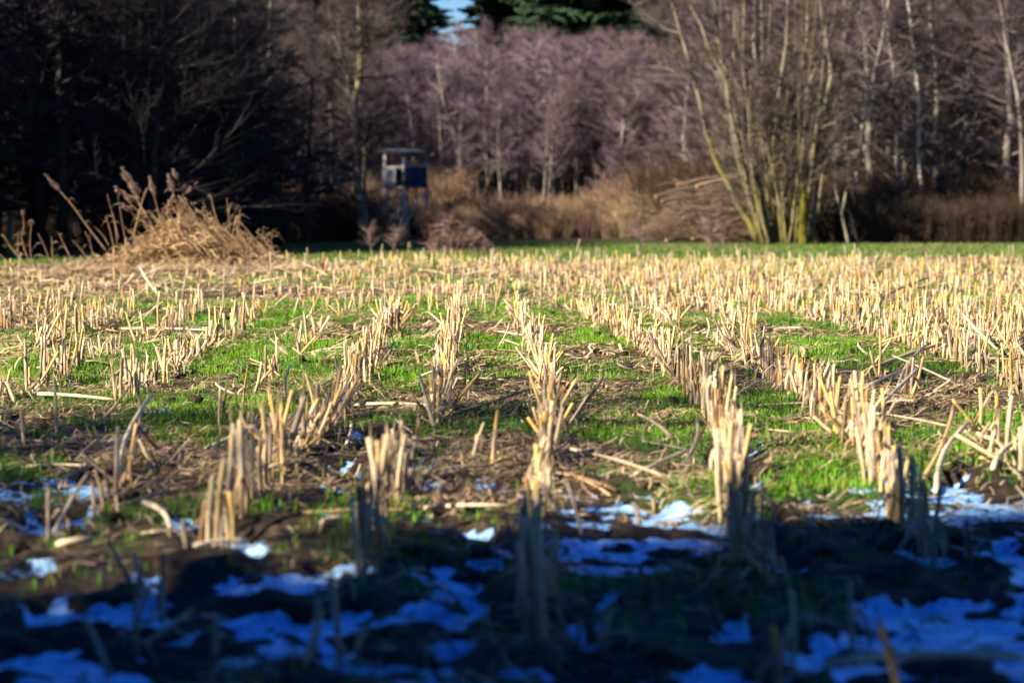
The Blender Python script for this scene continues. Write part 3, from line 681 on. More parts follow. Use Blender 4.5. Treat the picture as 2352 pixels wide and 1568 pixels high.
special('alder_tree', 72, [([(1460, 500), (1452, 380), (1462, 250), (1470, 170)], .06, .03)], 'single pale stem at the right end of the purple wood', (.26, .24, .22), PURP, 18, 1.3, .5, 25)
special('poplar_tree', 60, [([(832, 560), (826, 440), (818, 330), (815, 230), (830, 130), (828, 60), (822, 0), (815, -80), (812, -180)], .125, .045), ([(818, 330), (805, 250), (800, 190), (790, 140), (765, 80), (745, 60)], .06, .02), ([(828, 120, -.2), (860, 80, -.3), (890, 40, -.3)], .04, .02), ([(843, 560, .4), (838, 470, .4), (838, 330, .4), (842, 280, .4)], .07, .03)],
        'tall tree with pale mossy trunk standing left of the hunting stand', (.16, .145, .11), (.05, .04, .04), 84, 1.5, .15, 26, ((.17, .14, .05), 6, .2), 7, 8, .35)
special('bare_tree', 58, [([(708, 560), (706, 480), (700, 440), (704, 380), (712, 300), (720, 180)], .09, .04)], 'dark forked tree at the right end of the shaded wood', BARKD, (.05, .04, .045), 40, 1.5, .2, 27)
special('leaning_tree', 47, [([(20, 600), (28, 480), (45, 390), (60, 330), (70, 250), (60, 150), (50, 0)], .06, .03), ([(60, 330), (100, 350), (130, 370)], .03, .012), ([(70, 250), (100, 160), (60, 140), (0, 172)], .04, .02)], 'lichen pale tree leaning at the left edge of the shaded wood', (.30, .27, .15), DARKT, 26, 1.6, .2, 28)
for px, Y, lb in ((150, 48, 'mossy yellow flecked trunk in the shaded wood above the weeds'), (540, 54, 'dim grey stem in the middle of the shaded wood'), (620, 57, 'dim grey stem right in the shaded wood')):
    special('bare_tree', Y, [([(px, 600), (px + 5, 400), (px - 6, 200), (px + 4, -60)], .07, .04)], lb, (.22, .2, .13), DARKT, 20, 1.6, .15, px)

rs = random.Random(91)
for i, px in enumerate((1000, 1035, 1090, 1135, 1180, 1215, 1240, 1275, 1300, 1330, 1365, 1385, 1410, 1435, 1490, 1530)):
    top = rs.uniform(110, 260); ln = rs.gauss(-6, 14); Yp = rs.uniform(70.5, 74)
    where = 'left of the hunting stand' if px < 880 else ('behind the hunting stand' if px < 990 else ('near the leaning pale stem' if px < 1100 else ('right of the thick straight stem' if px < 1250 else ('in the highest part' if px < 1370 else 'at the right end'))))
    special('alder_tree', Yp, [([(px, 520), (px + ln * .3 + rs.gauss(0, 4), 430), (px + ln * .7 + rs.gauss(0, 5), 350), (px + ln, top)], rs.uniform(.04, .06), .008)], 'thin pale stem %s, front of the purple wood' % where, (.25, .225, .195), PURP, 18, .9, .45, 200 + i, None, 5, 6, .5, 'thin pale stems along the front of the purple wood')
# the big many-stemmed willow at right
MS = [([(1752, 562), (1699, 475), (1651, 387), (1620, 299), (1598, 198), (1572, 105), (1541, 0), (1520, -90)], .105, .05),
      ([(1567, 79), (1523, 66), (1480, 30), (1444, 0)], .035, .02), ([(1598, 190), (1555, 165), (1515, 154), (1462, 154)], .03, .015),
      ([(1760, 562, -.3), (1734, 483, -.3), (1704, 374, -.3), (1677, 264, -.3), (1668, 189, -.3), (1625, 105, -.3), (1611, 57, -.3), (1576, 0, -.3), (1560, -60, -.3)], .10, .045),
      ([(1766, 562, .3), (1739, 483, .3), (1695, 325, .3), (1686, 237, .3), (1651, 101, .3), (1642, 0, .3), (1640, -80, .3)], .10, .05),
      ([(1775, 562, 0), (1743, 440, .1), (1721, 264, .2), (1708, 176, .3), (1710, 66, .3), (1708, -60, .3)], .12, .06),
      ([(1721, 264, .2), (1690, 180, .2), (1686, 132, .2), (1688, 0, .2), (1690, -60, .2)], .06, .04),
      ([(1790, 562, -.4), (1783, 440, -.4), (1774, 387, -.4), (1787, 229, -.4), (1805, 101, -.4), (1809, 35, -.4), (1812, -60, -.4)], .095, .055),
      ([(1805, 562, .3), (1800, 440, .3), (1809, 308, .3), (1835, 220, .3), (1853, 88, .3), (1857, -50, .3)], .09, .05),
      ([(1822, 562, 0), (1818, 400), (1818, 308), (1840, 229), (1893, 119), (1915, 50), (1930, -40)], .085, .035),
      ([(1846, 562, -.5), (1844, 448, -.5), (1858, 387, -.5), (1888, 264, -.5), (1910, 176, -.5), (1901, 101, -.5), (1888, 44, -.5), (1880, -50, -.5)], .11, .045),
      ([(1860, 562, -.6), (1862, 519, -.6), (1880, 497, -.6), (1888, 404, -.6), (1905, 350, -.6)], .07, .03),
      ([(1870, 400, .5), (1884, 272, .5), (1897, 132, .5), (1895, 0, .5)], .09, .06),
      ([(1758, 300, .6), (1765, 150, .6), (1772, 0, .6), (1775, -60, .6)], .045, .03), ([(1735, 562, .5), (1760, 400, .5), (1752, 250, .5), (1748, 0, .5)], .05, .03),
      ([(1780, 562, .6), (1772, 300, .6), (1740, 120, .6), (1735, -20, .6)], .06, .03), ([(1812, 562, .7), (1828, 420, .7), (1795, 200, .7), (1830, 60, .7)], .05, .03),
      ([(1798, 562, -.7), (1790, 470, -.7), (1760, 330, -.7), (1735, 220, -.7)], .05, .02), ([(1768, 562, -.8), (1750, 500, -.8), (1722, 410, -.8), (1700, 300, -.8)], .05, .02)]
MS = [(p, a * .8, b * .75) for p, a, b in MS]
_r = random.Random(77)
for k in range(26):
    x0 = _r.uniform(1735, 1870); sp = (x0 - 1800) * _r.uniform(1.0, 2.4) + _r.gauss(0, 25); dy = _r.uniform(-.8, .9); hh = _r.uniform(.55, 1.2); cv = _r.uniform(-25, 25)
    MS.append(([(x0 + sp * t * hh + cv * math.sin(3.1 * t), 562 - 600 * t * hh, dy) for t in (0, .2, .4, .6, .8, 1)], _r.uniform(.025, .05), .015))
special('many_stemmed_willow', 56.2, MS, 'large tree with a fan of many pale stems at the wood edge', (.19, .165, .11), (.075, .058, .046), 360, 1.3, .22, 30, ((.15, .13, .03), 2.6, .6), 6, 7, .5)
special('mossy_stump', 55.4, [([(1843, 566), (1842, 520), (1846, 470), (1848, 440)], .13, .09)], 'thick moss green stem stub in front of the many stemmed tree', (.07, .07, .02), (.13, .11, .06), 3, .4, .7, 31, ((.10, .09, .010), 9, 1.0), 2, 2)
special('forked_sapling', 56, [([(1950, 562), (1932, 492), (1915, 422), (1905, 380)], .04, .02), ([(1932, 492), (1945, 430), (1950, 390)], .03, .015), ([(1972, 562, .2), (1955, 500, .2), (1940, 450, .2)], .03, .015)], 'small forked sapling just right of the many stemmed tree', (.33, .30, .18), (.11, .08, .06), 12, .7, .4, 32)
special('bare_tree', 60, [([(2110, 560), (2115, 420), (2106, 350), (2112, 240), (2100, 120), (2085, 0), (2080, -60)], .075, .04)], 'pale straight trunk in the dim wood at far right', (.40, .37, .31), (.085, .065, .07), 30, 1.6, .3, 33)
special('bare_tree', 60, [([(2075, 560), (2070, 430), (2058, 380), (2062, 250), (2050, 150), (2040, 80), (2020, -50)], .06, .03)], 'crooked grey trunk left of the pale straight one at far right', (.38, .34, .28), (.085, .065, .07), 30, 1.6, .3, 34)
special('bare_tree', 59, [([(1960, 560), (1968, 400), (1985, 272), (2011, 154), (2024, 97), (2040, 0)], .05, .03)], 'thin pale stem leaning right behind the many stemmed tree', (.42, .38, .28), (.085, .065, .07), 24, 1.4, .3, 35)
special('bare_tree', 58, [([(2352, 560), (2345, 300), (2330, 180), (2310, 100), (2290, -50)], .07, .04)], 'dark trunk leaning left at the right edge of the photo', (.2, .17, .14), (.07, .055, .06), 30, 1.6, .2, 36)

# ------------------------------------------------------------------ spruces
def spruce(seed, H, Rb, col):
    rd = random.Random(seed); tr = MB(); cr = MB()
    tr.tube([(0, 0, -.2), (0, 0, H * .5), (0, 0, H)], [H * .014, H * .009, .01], 7, (.09, .065, .05))
    z = H * .04
    while z < H * .985:
        f = 1 - z / H; rr = Rb * f ** .8 + .12; nb = int(7 + 8 * f)
        a0 = rd.uniform(0, 6.28)
        for k in range(nb):
            a = a0 + 6.283 * k / nb + rd.gauss(0, .15); L = rr * rd.uniform(.5, 1.25); z += rd.uniform(-.12, .12); d = Vector((math.cos(a), math.sin(a), 0)); s = Vector((-d.y, d.x, 0))
            p0 = Vector((0, 0, z)); pts = [p0, p0 + d * L * .5 + Vector((0, 0, -.10 * L)), p0 + d * L + Vector((0, 0, -.14 * L))]
            cr.tube(pts, [.02, .012, .004], 3, (.05, .04, .03), False)
            m = max(6, int(L * 13))
            for j in range(m):
                t = .12 + .88 * (j + rd.random()) / m; b = pts[0].lerp(pts[1], t * 2) if t < .5 else pts[1].lerp(pts[2], t * 2 - 1)
                sd = s * (1 if j % 2 else -1); wl = (.34 * L + .12) * (1.05 - t) * rd.uniform(.7, 1.2) + .08
                e = b + sd * wl + d * wl * .6 + Vector((0, 0, -wl * rd.uniform(.25, .8)))
                c = lerp(col, (col[0] * 1.8, col[1] * 1.6, col[2] * 1.3), rd.random()); n0 = len(cr.V); mid = b.lerp(e, .45); ww = wl * .20
                cr.V += [b, mid + d * ww + Vector((0, 0, .02)), e, mid - d * ww * .8 - Vector((0, 0, .09)), mid + Vector((0, 0, -wl * .35))]; cr.T += [c] * 5
                cr.F += [(n0, n0 + 1, n0 + 2), (n0, n0 + 2, n0 + 3), (n0, n0 + 4, n0 + 2)]
        z += (.28 + .25 * f) * H / 15
    return tr, cr
SPR = (.010, .024, .012)
protos['spruce1'] = tree_proto('spruce_tree', *spruce(50, 15, 2.9, SPR), 'dark green spruce rising behind the bare wood', 'tree', 'spruces behind the wood', M_bark, M_needle)
protos['spruce2'] = tree_proto('spruce_tree', *spruce(51, 16, 3.2, (.013, .030, .012)), 'dark green spruce rising behind the bare wood', 'tree', 'spruces behind the wood', M_bark, M_needle)
sp_px = [(-60, 1), (60, .9), (190, 1.05), (290, 1), (430, 1), (560, 1.1), (690, 1), (800, 1.1), (880, 1.15), (955, .9), (1150, .95), (1210, 1.05), (1300, 1.1), (1375, .95), (1440, 1.2), (1520, 1.15), (1610, 1.1), (1720, 1), (1830, 1.05), (1950, 1), (2070, 1.1), (2190, 1), (2310, 1.05), (2420, 1)]
for i, (px, s) in enumerate(sp_px):
    Y = 93 + (i % 3) * 3
    wh = 'above the shaded left wood' if px < 700 else ('above the hunting stand' if px < 1000 else ('above the purple wood' if px < 1450 else ('behind the many stemmed tree' if px < 1900 else 'behind the far right wood')))
    lb = {8: 'dark spruce left of the gap of sky', 9: 'spruce on the left rim of the gap of sky', 10: 'spruce on the right rim of the gap of sky'}.get(i, 'dark green spruce rising ' + wh)
    plant('spruce1' if i % 2 else 'spruce2', X(px, Y), Y, None, s, lb)
for i in range(22):
    Y = 104 + (i % 2) * 3; px = -60 + i * 118
    if 950 < px < 1200: continue
    plant('spruce1' if i % 2 else 'spruce2', X(px, Y), Y, None, 1.05, 'dark spruce at the very back, ' + ('left of the gap of sky' if px < 1000 else ('above the purple wood' if px < 1500 else 'behind the right wood')))
# spruces and bare trees beside the camera's left, whose shade falls over the near field
def NS(n, s): return (n * LY - s * LX, -n * LX - s * LY)
for n_, s_, sc in ((-5.65, 3.2, .58), (-5.75, 8.5, .85), (-2.3, 7.5, 1.0), (-5.7, 15, 1.2), (-1.6, 12, 1.1), (.6, 9, 1.0), (-2.4, 16, 1.2), (2.5, 11, 1.0)):
    x, y = NS(n_, s_); plant('spruce2', x, y, None, sc, 'spruce beside the field whose shade covers the near rows', 'spruces beside the field')
for n_, s_, k in ((-9.8, 6, 'dark2'), (-11.3, 4, 'dark1'), (-10.4, 10, 'brown2'), (-8.9, 3, 'dark2'), (-7.7, 2.8, 'brown2'), (-7.2, 3.2, 'brown1'), (-10.2, 2.6, 'dark2'), (-11.6, 2.2, 'dark1')):
    x, y = NS(n_, s_); plant(k, x, y, None, .56 if s_ < 3.5 else 1.0, 'bare tree beside the field that dapples the near rows', 'bare trees beside the field')
for i in range(9):   # unseen spruces added behind the viewpoint to block the low sky
    plant('spruce1' if i % 2 else 'spruce2', -9 + 3.6 * i, -13 - 2.2 * (i % 3), None, 1.1, 'unseen spruce added behind the viewpoint to block low sky', 'spruces added behind the viewpoint')
# spruces added outside the picture, near the left wood, to keep it in shade
for x, y, sc in ((-12.4, 41.5, .6), (-14.5, 43, .7), (-12.2, 45, .62), (-16.5, 46, .7), (-17, 41.5, .7), (-13.4, 48, .55), (-11.6, 43.2, .5)):
    plant('spruce2', x, y, None, sc, 'unseen spruce added to shade the left wood from its corner', 'spruces added to shade the left wood')

# ------------------------------------------------------------------ undergrowth shrubs
def shrub(seed, H, W, n, col, rad=.004, tw=5):
    rd = random.Random(seed); st = MB(); cr = MB()
    for i in range(n):
        a = rd.uniform(0, 6.28); r = W * .35 * math.sqrt(rd.random()); p = Vector((r * math.cos(a), r * math.sin(a), -.03)); ou = rd.uniform(.05, .55)
        h = H * rd.uniform(.5, 1.1); e = p + Vector((math.cos(a) * W * ou * .6 + rd.gauss(0, .1), math.sin(a) * W * ou * .6 + rd.gauss(0, .1), h)); m = p.lerp(e, .5) + Vector((rd.gauss(0, .06), rd.gauss(0, .06), .05))
        c = lerp(col, (col[0] * .5, col[1] * .5, col[2] * .55), rd.random())
        st.tube([p, m, e], [rad * 1.8, rad * 1.2, rad * .4], 3, c, False)
        for k in range(tw):
            t = rd.uniform(.25, 1); b = p.lerp(m, t * 2) if t < .5 else m.lerp(e, t * 2 - 1)
            d = Vector((rd.gauss(0, .6), rd.gauss(0, .6), rd.uniform(.1, 1))).normalized(); cr.spike(b, b + d * rd.uniform(.12, .34) * H / 1.2, rad, lerp(c, (c[0] * 1.6, c[1] * 1.5, c[2] * 1.4), rd.random()))
    return st, cr
def shrub_proto(key, *a, label='', group=''):
    st, cr = shrub(*a); r = empty('shrub', (0, 0, 0), label, 'shrub', group)
    KIDS[r.name] = [st.build('stems', M_brush, r), cr.build('twigs', M_brush, r)]; protos[key] = r; PG[key] = group
lbb = 'rusty brown leafless shrub along the foot of the purple wood'; gb = 'rusty brown shrubs below the purple wood'
PG0 = PG
shrub_proto('rust1', 60, 1.25, 1.5, 320, (.25, .155, .095), .0055, 6, label=lbb, group=gb)
shrub_proto('rust2', 61, 1.1, 1.6, 320, (.22, .14, .095), .0055, 6, label=lbb, group=gb)
shrub_proto('tan', 62, 1.2, 1.4, 320, (.27, .19, .11), .0055, 6, label=lbb, group=gb)
shrub_proto('red', 63, 1.15, 1.4, 300, (.21, .115, .09), .0055, 6, label='reddish leafless shrub among the brown ones below the purple wood', group='reddish shrubs')
shrub_proto('dim', 64, 1.8, 2.0, 260, (.07, .048, .032), .006, 8, label='dark tangled shrub at the foot of the right wood', group='shrubs of the right wood')
for Y, n, a, b_, s in ((63.5, 16, 640, 1530, .72), (66, 18, 640, 1560, .95), (69, 18, 640, 1560, 1.15)):
    for i in range(n):
        px = a + (b_ - a) * (i + random.uniform(0, 1)) / n
        if Y < 65 and 890 < px < 985: continue
        hh = 1 + .25 * float(sm(1400, 1500, px)) - .12 * float(sm(1000, 1200, px))
        plant(random.choice(['rust1', 'rust2', 'tan', 'tan', 'rust1', 'red' if px > 1050 else 'tan']), X(px, Y), Y, None, s * hh * random.uniform(.7, 1.3),
              'leafless brown shrub %s, %s line below the wood' % ('left of the hunting stand' if px < 880 else ('behind the hunting stand' if px < 985 else ('behind the arched bush' if px < 1140 else ('mid way along the brown strip' if px < 1340 else 'close left of the brushwood pile'))), 'front' if Y < 65 else ('middle' if Y < 67.5 else 'back')))
for Y, n, a, b_, s in ((57.5, 15, 1890, 2420, .62), (60, 14, 1900, 2440, .95), (62, 14, 1560, 2440, .95), (64, 12, 1540, 2440, 1.2)):
    for i in range(n):
        px = a + (b_ - a) * (i + random.uniform(0, 1)) / n; plant('dim', X(px, Y), Y, None, s * random.uniform(.8, 1.1), 'dark tangled shrub %s, %s line of the right wood' % ('behind the brushwood pile' if px < 1720 else ('behind the many stemmed tree' if px < 1890 else ('just right of the many stemmed tree' if px < 2030 else ('before the straight pale trunk' if px < 2180 else 'at the right edge'))), 'front' if Y < 59 else ('middle' if Y < 63 else 'back')))
for i in range(56):
    px = 640 + 1750 * (i + random.random()) / 56; Y = 87 + (i % 3) * 1.3
    plant('dim', X(px, Y), Y, None, random.uniform(1.9, 2.5), 'tall dim shrub deep inside the lit wood', 'shrubs deep in the wood')
for Y, n, a, b_, s in ((53, 9, 0, 640, .5), (56, 10, -60, 740, .6), (61, 6, 560, 860, .65)):
    for i in range(n):
        px = a + (b_ - a) * (i + random.uniform(0, 1)) / n; plant('dim', X(px, Y), Y, None, s * random.uniform(.8, 1.1), 'dark low shrub under the shaded left wood', 'shrubs of the left wood')

# the arched dead bush at the field edge
def arch_bush():
    Y = 46.0; base = Vector((X(1105, Y), Y, 0)); r = empty('arched_bush', base, 'dead bush of arching dark branches at the edge of the green strip', 'bush')
    mb = MB(); tw = MB(); rd = random.Random(5)
    def L(pts, r0): 
        P = [A(px, py, Y + rd.uniform(-.1, .1)) - base for px, py in pts]; mb.tube(P, [r0 * (1 - .5 * i / (len(P) - 1)) for i in range(len(P))], 5, (.05, .035, .028)); return P
    curves = [L([(1130, 606), (1115, 560), (1095, 530), (1070, 512), (1040, 503), (1015, 520)], .034), L([(1110, 606), (1095, 570), (1072, 540), (1045, 512), (1030, 503)], .03), L([(1150, 600), (1130, 560), (1105, 532), (1085, 520)], .015),
              L([(1000, 600), (1005, 560), (1025, 530), (1040, 506)], .012)]
    for c in curves:
        for k in range(70):
            i = rd.randrange(len(c) - 1); p = c[i].lerp(c[i + 1], rd.random()); d = Vector((rd.gauss(-.5, .5), rd.gauss(0, .5), rd.uniform(-1, .25))).normalized(); tw.spike(p, p + d * rd.uniform(.15, .55), .0055, lerp((.15, .09, .07), (.24, .14, .11), rd.random()))
    for k in range(130):
        p = A(rd.uniform(985, 1060), rd.uniform(540, 603), Y + rd.uniform(-.3, .3)) - base; d = Vector((rd.gauss(0, .6), rd.gauss(0, .4), rd.uniform(0, 1))).normalized(); tw.spike(p, p + d * rd.uniform(.1, .4), .005, (.22, .13, .10))
    mb.build('branch', M_bark, r); tw.build('twigs', M_brush, r)
arch_bush()
for px, py, hp, lb in ((1672, 590, 95, 'thin dead sapling standing before the brush pile'), (1640, 588, 80, 'leaning twiggy weed before the brush pile'), (1478, 585, 80, 'lone thin weed stem left of the brush pile'), (900, 588, 60, 'twiggy dry bush below the hunting stand'), (855, 590, 62, 'curved bramble left below the hunting stand')):
    x, Y = G(px, py); rd = random.Random(px); h = hp / FPX * Y; r = empty('dead_sapling', (x, Y, 0), lb, 'sapling'); mb = MB(); tw = MB()
    lean = -.25 if px > 1400 else rd.uniform(-.3, .3)
    P = [Vector((lean * h * t, 0, h * t)) for t in (-.03, .3, .6, 1)]; mb.tube(P, [.02, .016, .012, .005], 5, (.14, .09, .08))
    for k in range(110):
        t = rd.uniform(.3, 1); p = Vector((lean * h * t, 0, h * t)); d = Vector((rd.gauss(0, .7), rd.gauss(0, .7), rd.uniform(.1, 1))).normalized(); tw.spike(p, p + d * rd.uniform(.1, .4), .0045, (.2, .13, .11))
    mb.build('stem', M_brush, r); tw.build('twigs', M_brush, r)

# ------------------------------------------------------------------ brushwood pile with cut logs
def brush_pile():
    Y = 60.0; cx = X(1612, Y); r = empty('brushwood_pile', (cx, Y, 0), 'tangled heap of cut branches and twigs left of the many stemmed tree', 'brushwood pile'); rd = random.Random(9); tw = MB(); br = MB()
    def top(u): return (1.55 * math.exp(-(u * .95) ** 4)) * (.85 + .15 * math.sin(u * 9))
    for k in range(5200):
        u = rd.uniform(-1.25, 1.25); v = rd.uniform(-.9, .9); h = top(u) * (1 - .5 * v * v) * rd.random() ** .6; p = Vector((u * 1.15, v * 1.2, h)); a = rd.gauss(.1, .5) if rd.random() < .5 else rd.uniform(0, 6.28)
        d = Vector((math.cos(a), math.sin(a) * .6, rd.gauss(.05, .4))).normalized(); c = lerp((.12, .075, .055), (.30, .19, .13), rd.random()); tw.spike(p, p + d * rd.uniform(.12, .45), .0055, c)
    for k in range(130):
        u = rd.uniform(-1, 1.1); v = rd.uniform(-1, .6); h = top(u) * rd.random(); p = Vector((u * 1.15, v, h)); a = rd.gauss(.15, .35) + (math.pi if rd.random() < .5 else 0); L = rd.uniform(.4, 1.1)
        d = Vector((math.cos(a), rd.gauss(0, .3), rd.gauss(0, .22))).normalized(); ww = rd.uniform(.008, .022); br.tube([p, p + d * L * .5 + Vector((0, 0, .03)), p + d * L], [ww, ww * .85, ww * .6], 5, lerp((.06, .045, .03), (.20, .14, .09), rd.random()))
    tag(br.build('branches', M_wood, r), kind='stuff'); tag(tw.build('twigs', M_brush, r), kind='stuff')
    logs = [((1505, 452), (1600, 430), .055, 'mossy cut log sticking out of the pile to the left'), ((1520, 462), (1610, 450), .045, 'dark cut log under the mossy one on the pile'), ((1600, 428), (1690, 408), .06, 'pale split log on top of the pile'),
            ((1555, 425), (1650, 405), .035, 'thin pale branch log on top of the pile'), ((1570, 500), (1660, 480), .04, 'grey log in the left flank of the pile'), ((1590, 548), (1670, 540), .045, 'pale log at the foot of the pile'),
            ((1640, 530), (1720, 490), .05, 'mossy log slanting up at the right foot of the pile'), ((1530, 552), (1580, 545), .045, 'short log lying left of the pile foot'), ((1615, 560), (1650, 555), .06, 'rust red cut log end at the pile foot')]
    for i, (a, b, rr, lb) in enumerate(logs):
        p, q = A(*a, Y - 1.05), A(*b, Y - .75); mb = MB(); rr *= .7; c = random.choice([(.16, .12, .06), (.24, .16, .10), (.12, .09, .06)]) if i != 8 else (.26, .08, .04); mb.tube([p - p, (q - p) * .5 + Vector((0, 0, .03)), q - p], [rr, rr * .95, rr * .85], 8, c, False)
        o = mb.build('log', M_wood, None, p, True); tag(o, lb, 'log', 'cut logs on the brushwood pile')
        d = (q - p).normalized(); e = MB(); e.tube([-d * .006, d * .002], [rr * .96] * 2, 10, (.55, .30, .14)); ee = e.build('cut_face', M_wood, o)
brush_pile()

# ------------------------------------------------------------------ hunting stand
def hunting_stand():
    Y = 64.5; k = FPX / Y; bz = 0.0; cx = X(928, Y)
    root = empty('hunting_stand', (cx, Y, 0), 'small raised wooden hunting hide on stilts with a flat roof', 'hunting stand')
    ang = R(38); ca, sa = math.cos(ang), math.sin(ang); S = .82
    # local: corners, the near one towards the camera
    def W(u, v, z): # u along right face, v along left face, from the near corner
        return Vector((u * math.cos(R(33)) - v * math.cos(R(40)), u * math.sin(R(33)) + v * math.sin(R(40)), z))
    zf = A(0, 430, Y).z; zt = A(0, 384, Y).z; zr = A(0, 354, Y).z; SR = 50 / k / math.cos(R(33)); SL = 45 / k / math.cos(R(40))
    grey = (.46, .41, .36); pale = (.55, .50, .43); blue = (.02, .04, .09)  # blue is the right wall's shade worked into its boards
    for (u, v, sp, c) in ((0, 0, .06, pale), (SR, 0, .05, grey), (0, SL, -.0, pale), (SR, SL, 0, grey)):
        mb = MB(); f = W(u, v, -.05); f = Vector((f.x * 1.06, f.y, -.05)); mb.tube([f, W(u, v, zf), W(u, v, zr)], [.05, .045, .04], 8, c); mb.build('post', M_wood, root, None, True)
    n = 5
    for i in range(n):     # right wall of upright boards, its shade put into their dark blue
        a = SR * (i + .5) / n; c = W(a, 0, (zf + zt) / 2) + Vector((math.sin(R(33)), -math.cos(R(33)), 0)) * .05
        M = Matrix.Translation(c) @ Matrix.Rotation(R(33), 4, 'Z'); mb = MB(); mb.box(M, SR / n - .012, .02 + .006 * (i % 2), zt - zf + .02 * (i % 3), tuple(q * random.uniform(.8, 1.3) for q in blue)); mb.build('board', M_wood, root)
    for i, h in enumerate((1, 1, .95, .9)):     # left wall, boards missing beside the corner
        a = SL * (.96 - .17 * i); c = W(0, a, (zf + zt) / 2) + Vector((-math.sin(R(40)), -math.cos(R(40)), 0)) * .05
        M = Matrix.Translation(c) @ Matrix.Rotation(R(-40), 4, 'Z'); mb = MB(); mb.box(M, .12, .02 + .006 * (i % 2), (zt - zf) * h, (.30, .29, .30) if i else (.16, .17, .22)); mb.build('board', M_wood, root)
    for z in (zf, zt):      # rails
        for (p, q) in ((W(0, 0, z), W(SR, 0, z)), (W(0, 0, z), W(0, SL, z)), (W(SR, 0, z), W(SR, SL, z)), (W(0, SL, z), W(SR, SL, z))):
            mb = MB(); mb.tube([p, q], .03, 5, grey); mb.build('rail', M_wood, root)
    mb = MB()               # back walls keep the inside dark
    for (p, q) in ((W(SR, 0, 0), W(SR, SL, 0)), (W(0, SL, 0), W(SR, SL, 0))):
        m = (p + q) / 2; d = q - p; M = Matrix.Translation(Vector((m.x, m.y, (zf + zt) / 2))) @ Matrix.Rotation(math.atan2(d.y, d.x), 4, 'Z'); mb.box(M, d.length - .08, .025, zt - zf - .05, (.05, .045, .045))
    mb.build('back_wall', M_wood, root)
    c = W(SR / 2, SL / 2, zf); mb = MB(); M = Matrix.Translation(c) @ Matrix.Rotation(R(-2), 4, 'Z')
    b = len(mb.V); pts = [W(0, 0, zf), W(SR, 0, zf), W(SR, SL, zf), W(0, SL, zf)]; mb.V += pts + [p - Vector((0, 0, .03)) for p in pts]; mb.T += [(.12, .1, .08)] * 8
    mb.F += [(0, 1, 2, 3), (7, 6, 5, 4), (0, 4, 5, 1), (1, 5, 6, 2), (2, 6, 7, 3), (3, 7, 4, 0)]; mb.build('floor', M_wood, root)
    # roof of overlapping sheets on rafters
    for i in range(4):
        u0, u1 = -.12 + (SR + .24) * i / 4, -.12 + (SR + .24) * (i + 1) / 4 + .03; mb = MB(); z0 = zr + .02 + .01 * (i % 2)
        q = [W(u0, -.12, z0 + .02), W(u1, -.12, z0), W(u1, SL + .10, z0 + .08), W(u0, SL + .10, z0 + .10)]
        mb.V += [v + Vector((0, 0, .022)) for v in q] + q; mb.T += [(.035, .055, .085)] * 8; mb.F += [(0, 1, 2, 3), (7, 6, 5, 4), (0, 4, 5, 1), (1, 5, 6, 2), (2, 6, 7, 3), (3, 7, 4, 0)]; mb.build('roof_sheet', M_felt, root)
    for u in (-.1, SR + .08):
        mb = MB(); mb.tube([W(u, -.2, zr - .02), W(u, SL + .18, zr + .06)], .03, 4, (.06, .05, .045)); mb.build('rafter', M_wood, root)
    mb = MB(); mb.tube([W(-.18, -.1, zr - .045), W(SR + .15, -.1, zr - .055)], .04, 4, (.05, .045, .04)); mb.build('rafter', M_wood, root)
    # braces
    for p, q in ((W(0, 0, zf - .05), W(SR, 0, .35)), (W(SR, 0, zf - .1), W(0, 0, .25)), (W(0, 0, zf - .5), W(0, SL, .3)), (W(0, SL, zf - .1), W(0, 0, .3))):
        mb = MB(); o = Vector((0, -.06, 0)); mb.tube([p + o, q + o], .024, 5, grey); mb.build('brace', M_wood, root)
    # ladder up to the opening
    b0 = W(-.1, .30, -.03) + Vector((-.1, -.75, 0)); t0 = W(0, .38, zf + .25)
    b0 = Vector((-.42, -.80, -.03)); t0 = Vector((-.10, -.06, zf + .45)); sd = Vector((.17, .08, 0))
    for s in (-1, 1):
        mb = MB(); mb.tube([b0 + sd * s, t0 + sd * s], .026, 6, (.20, .17, .14)); mb.build('ladder_rail', M_wood, root)
    for i in range(7):
        p = b0.lerp(t0, (i + .7) / 8); mb = MB(); mb.tube([p - sd, p + sd], .018, 5, (.25, .21, .17)); mb.build('ladder_rung', M_wood, root)
hunting_stand()

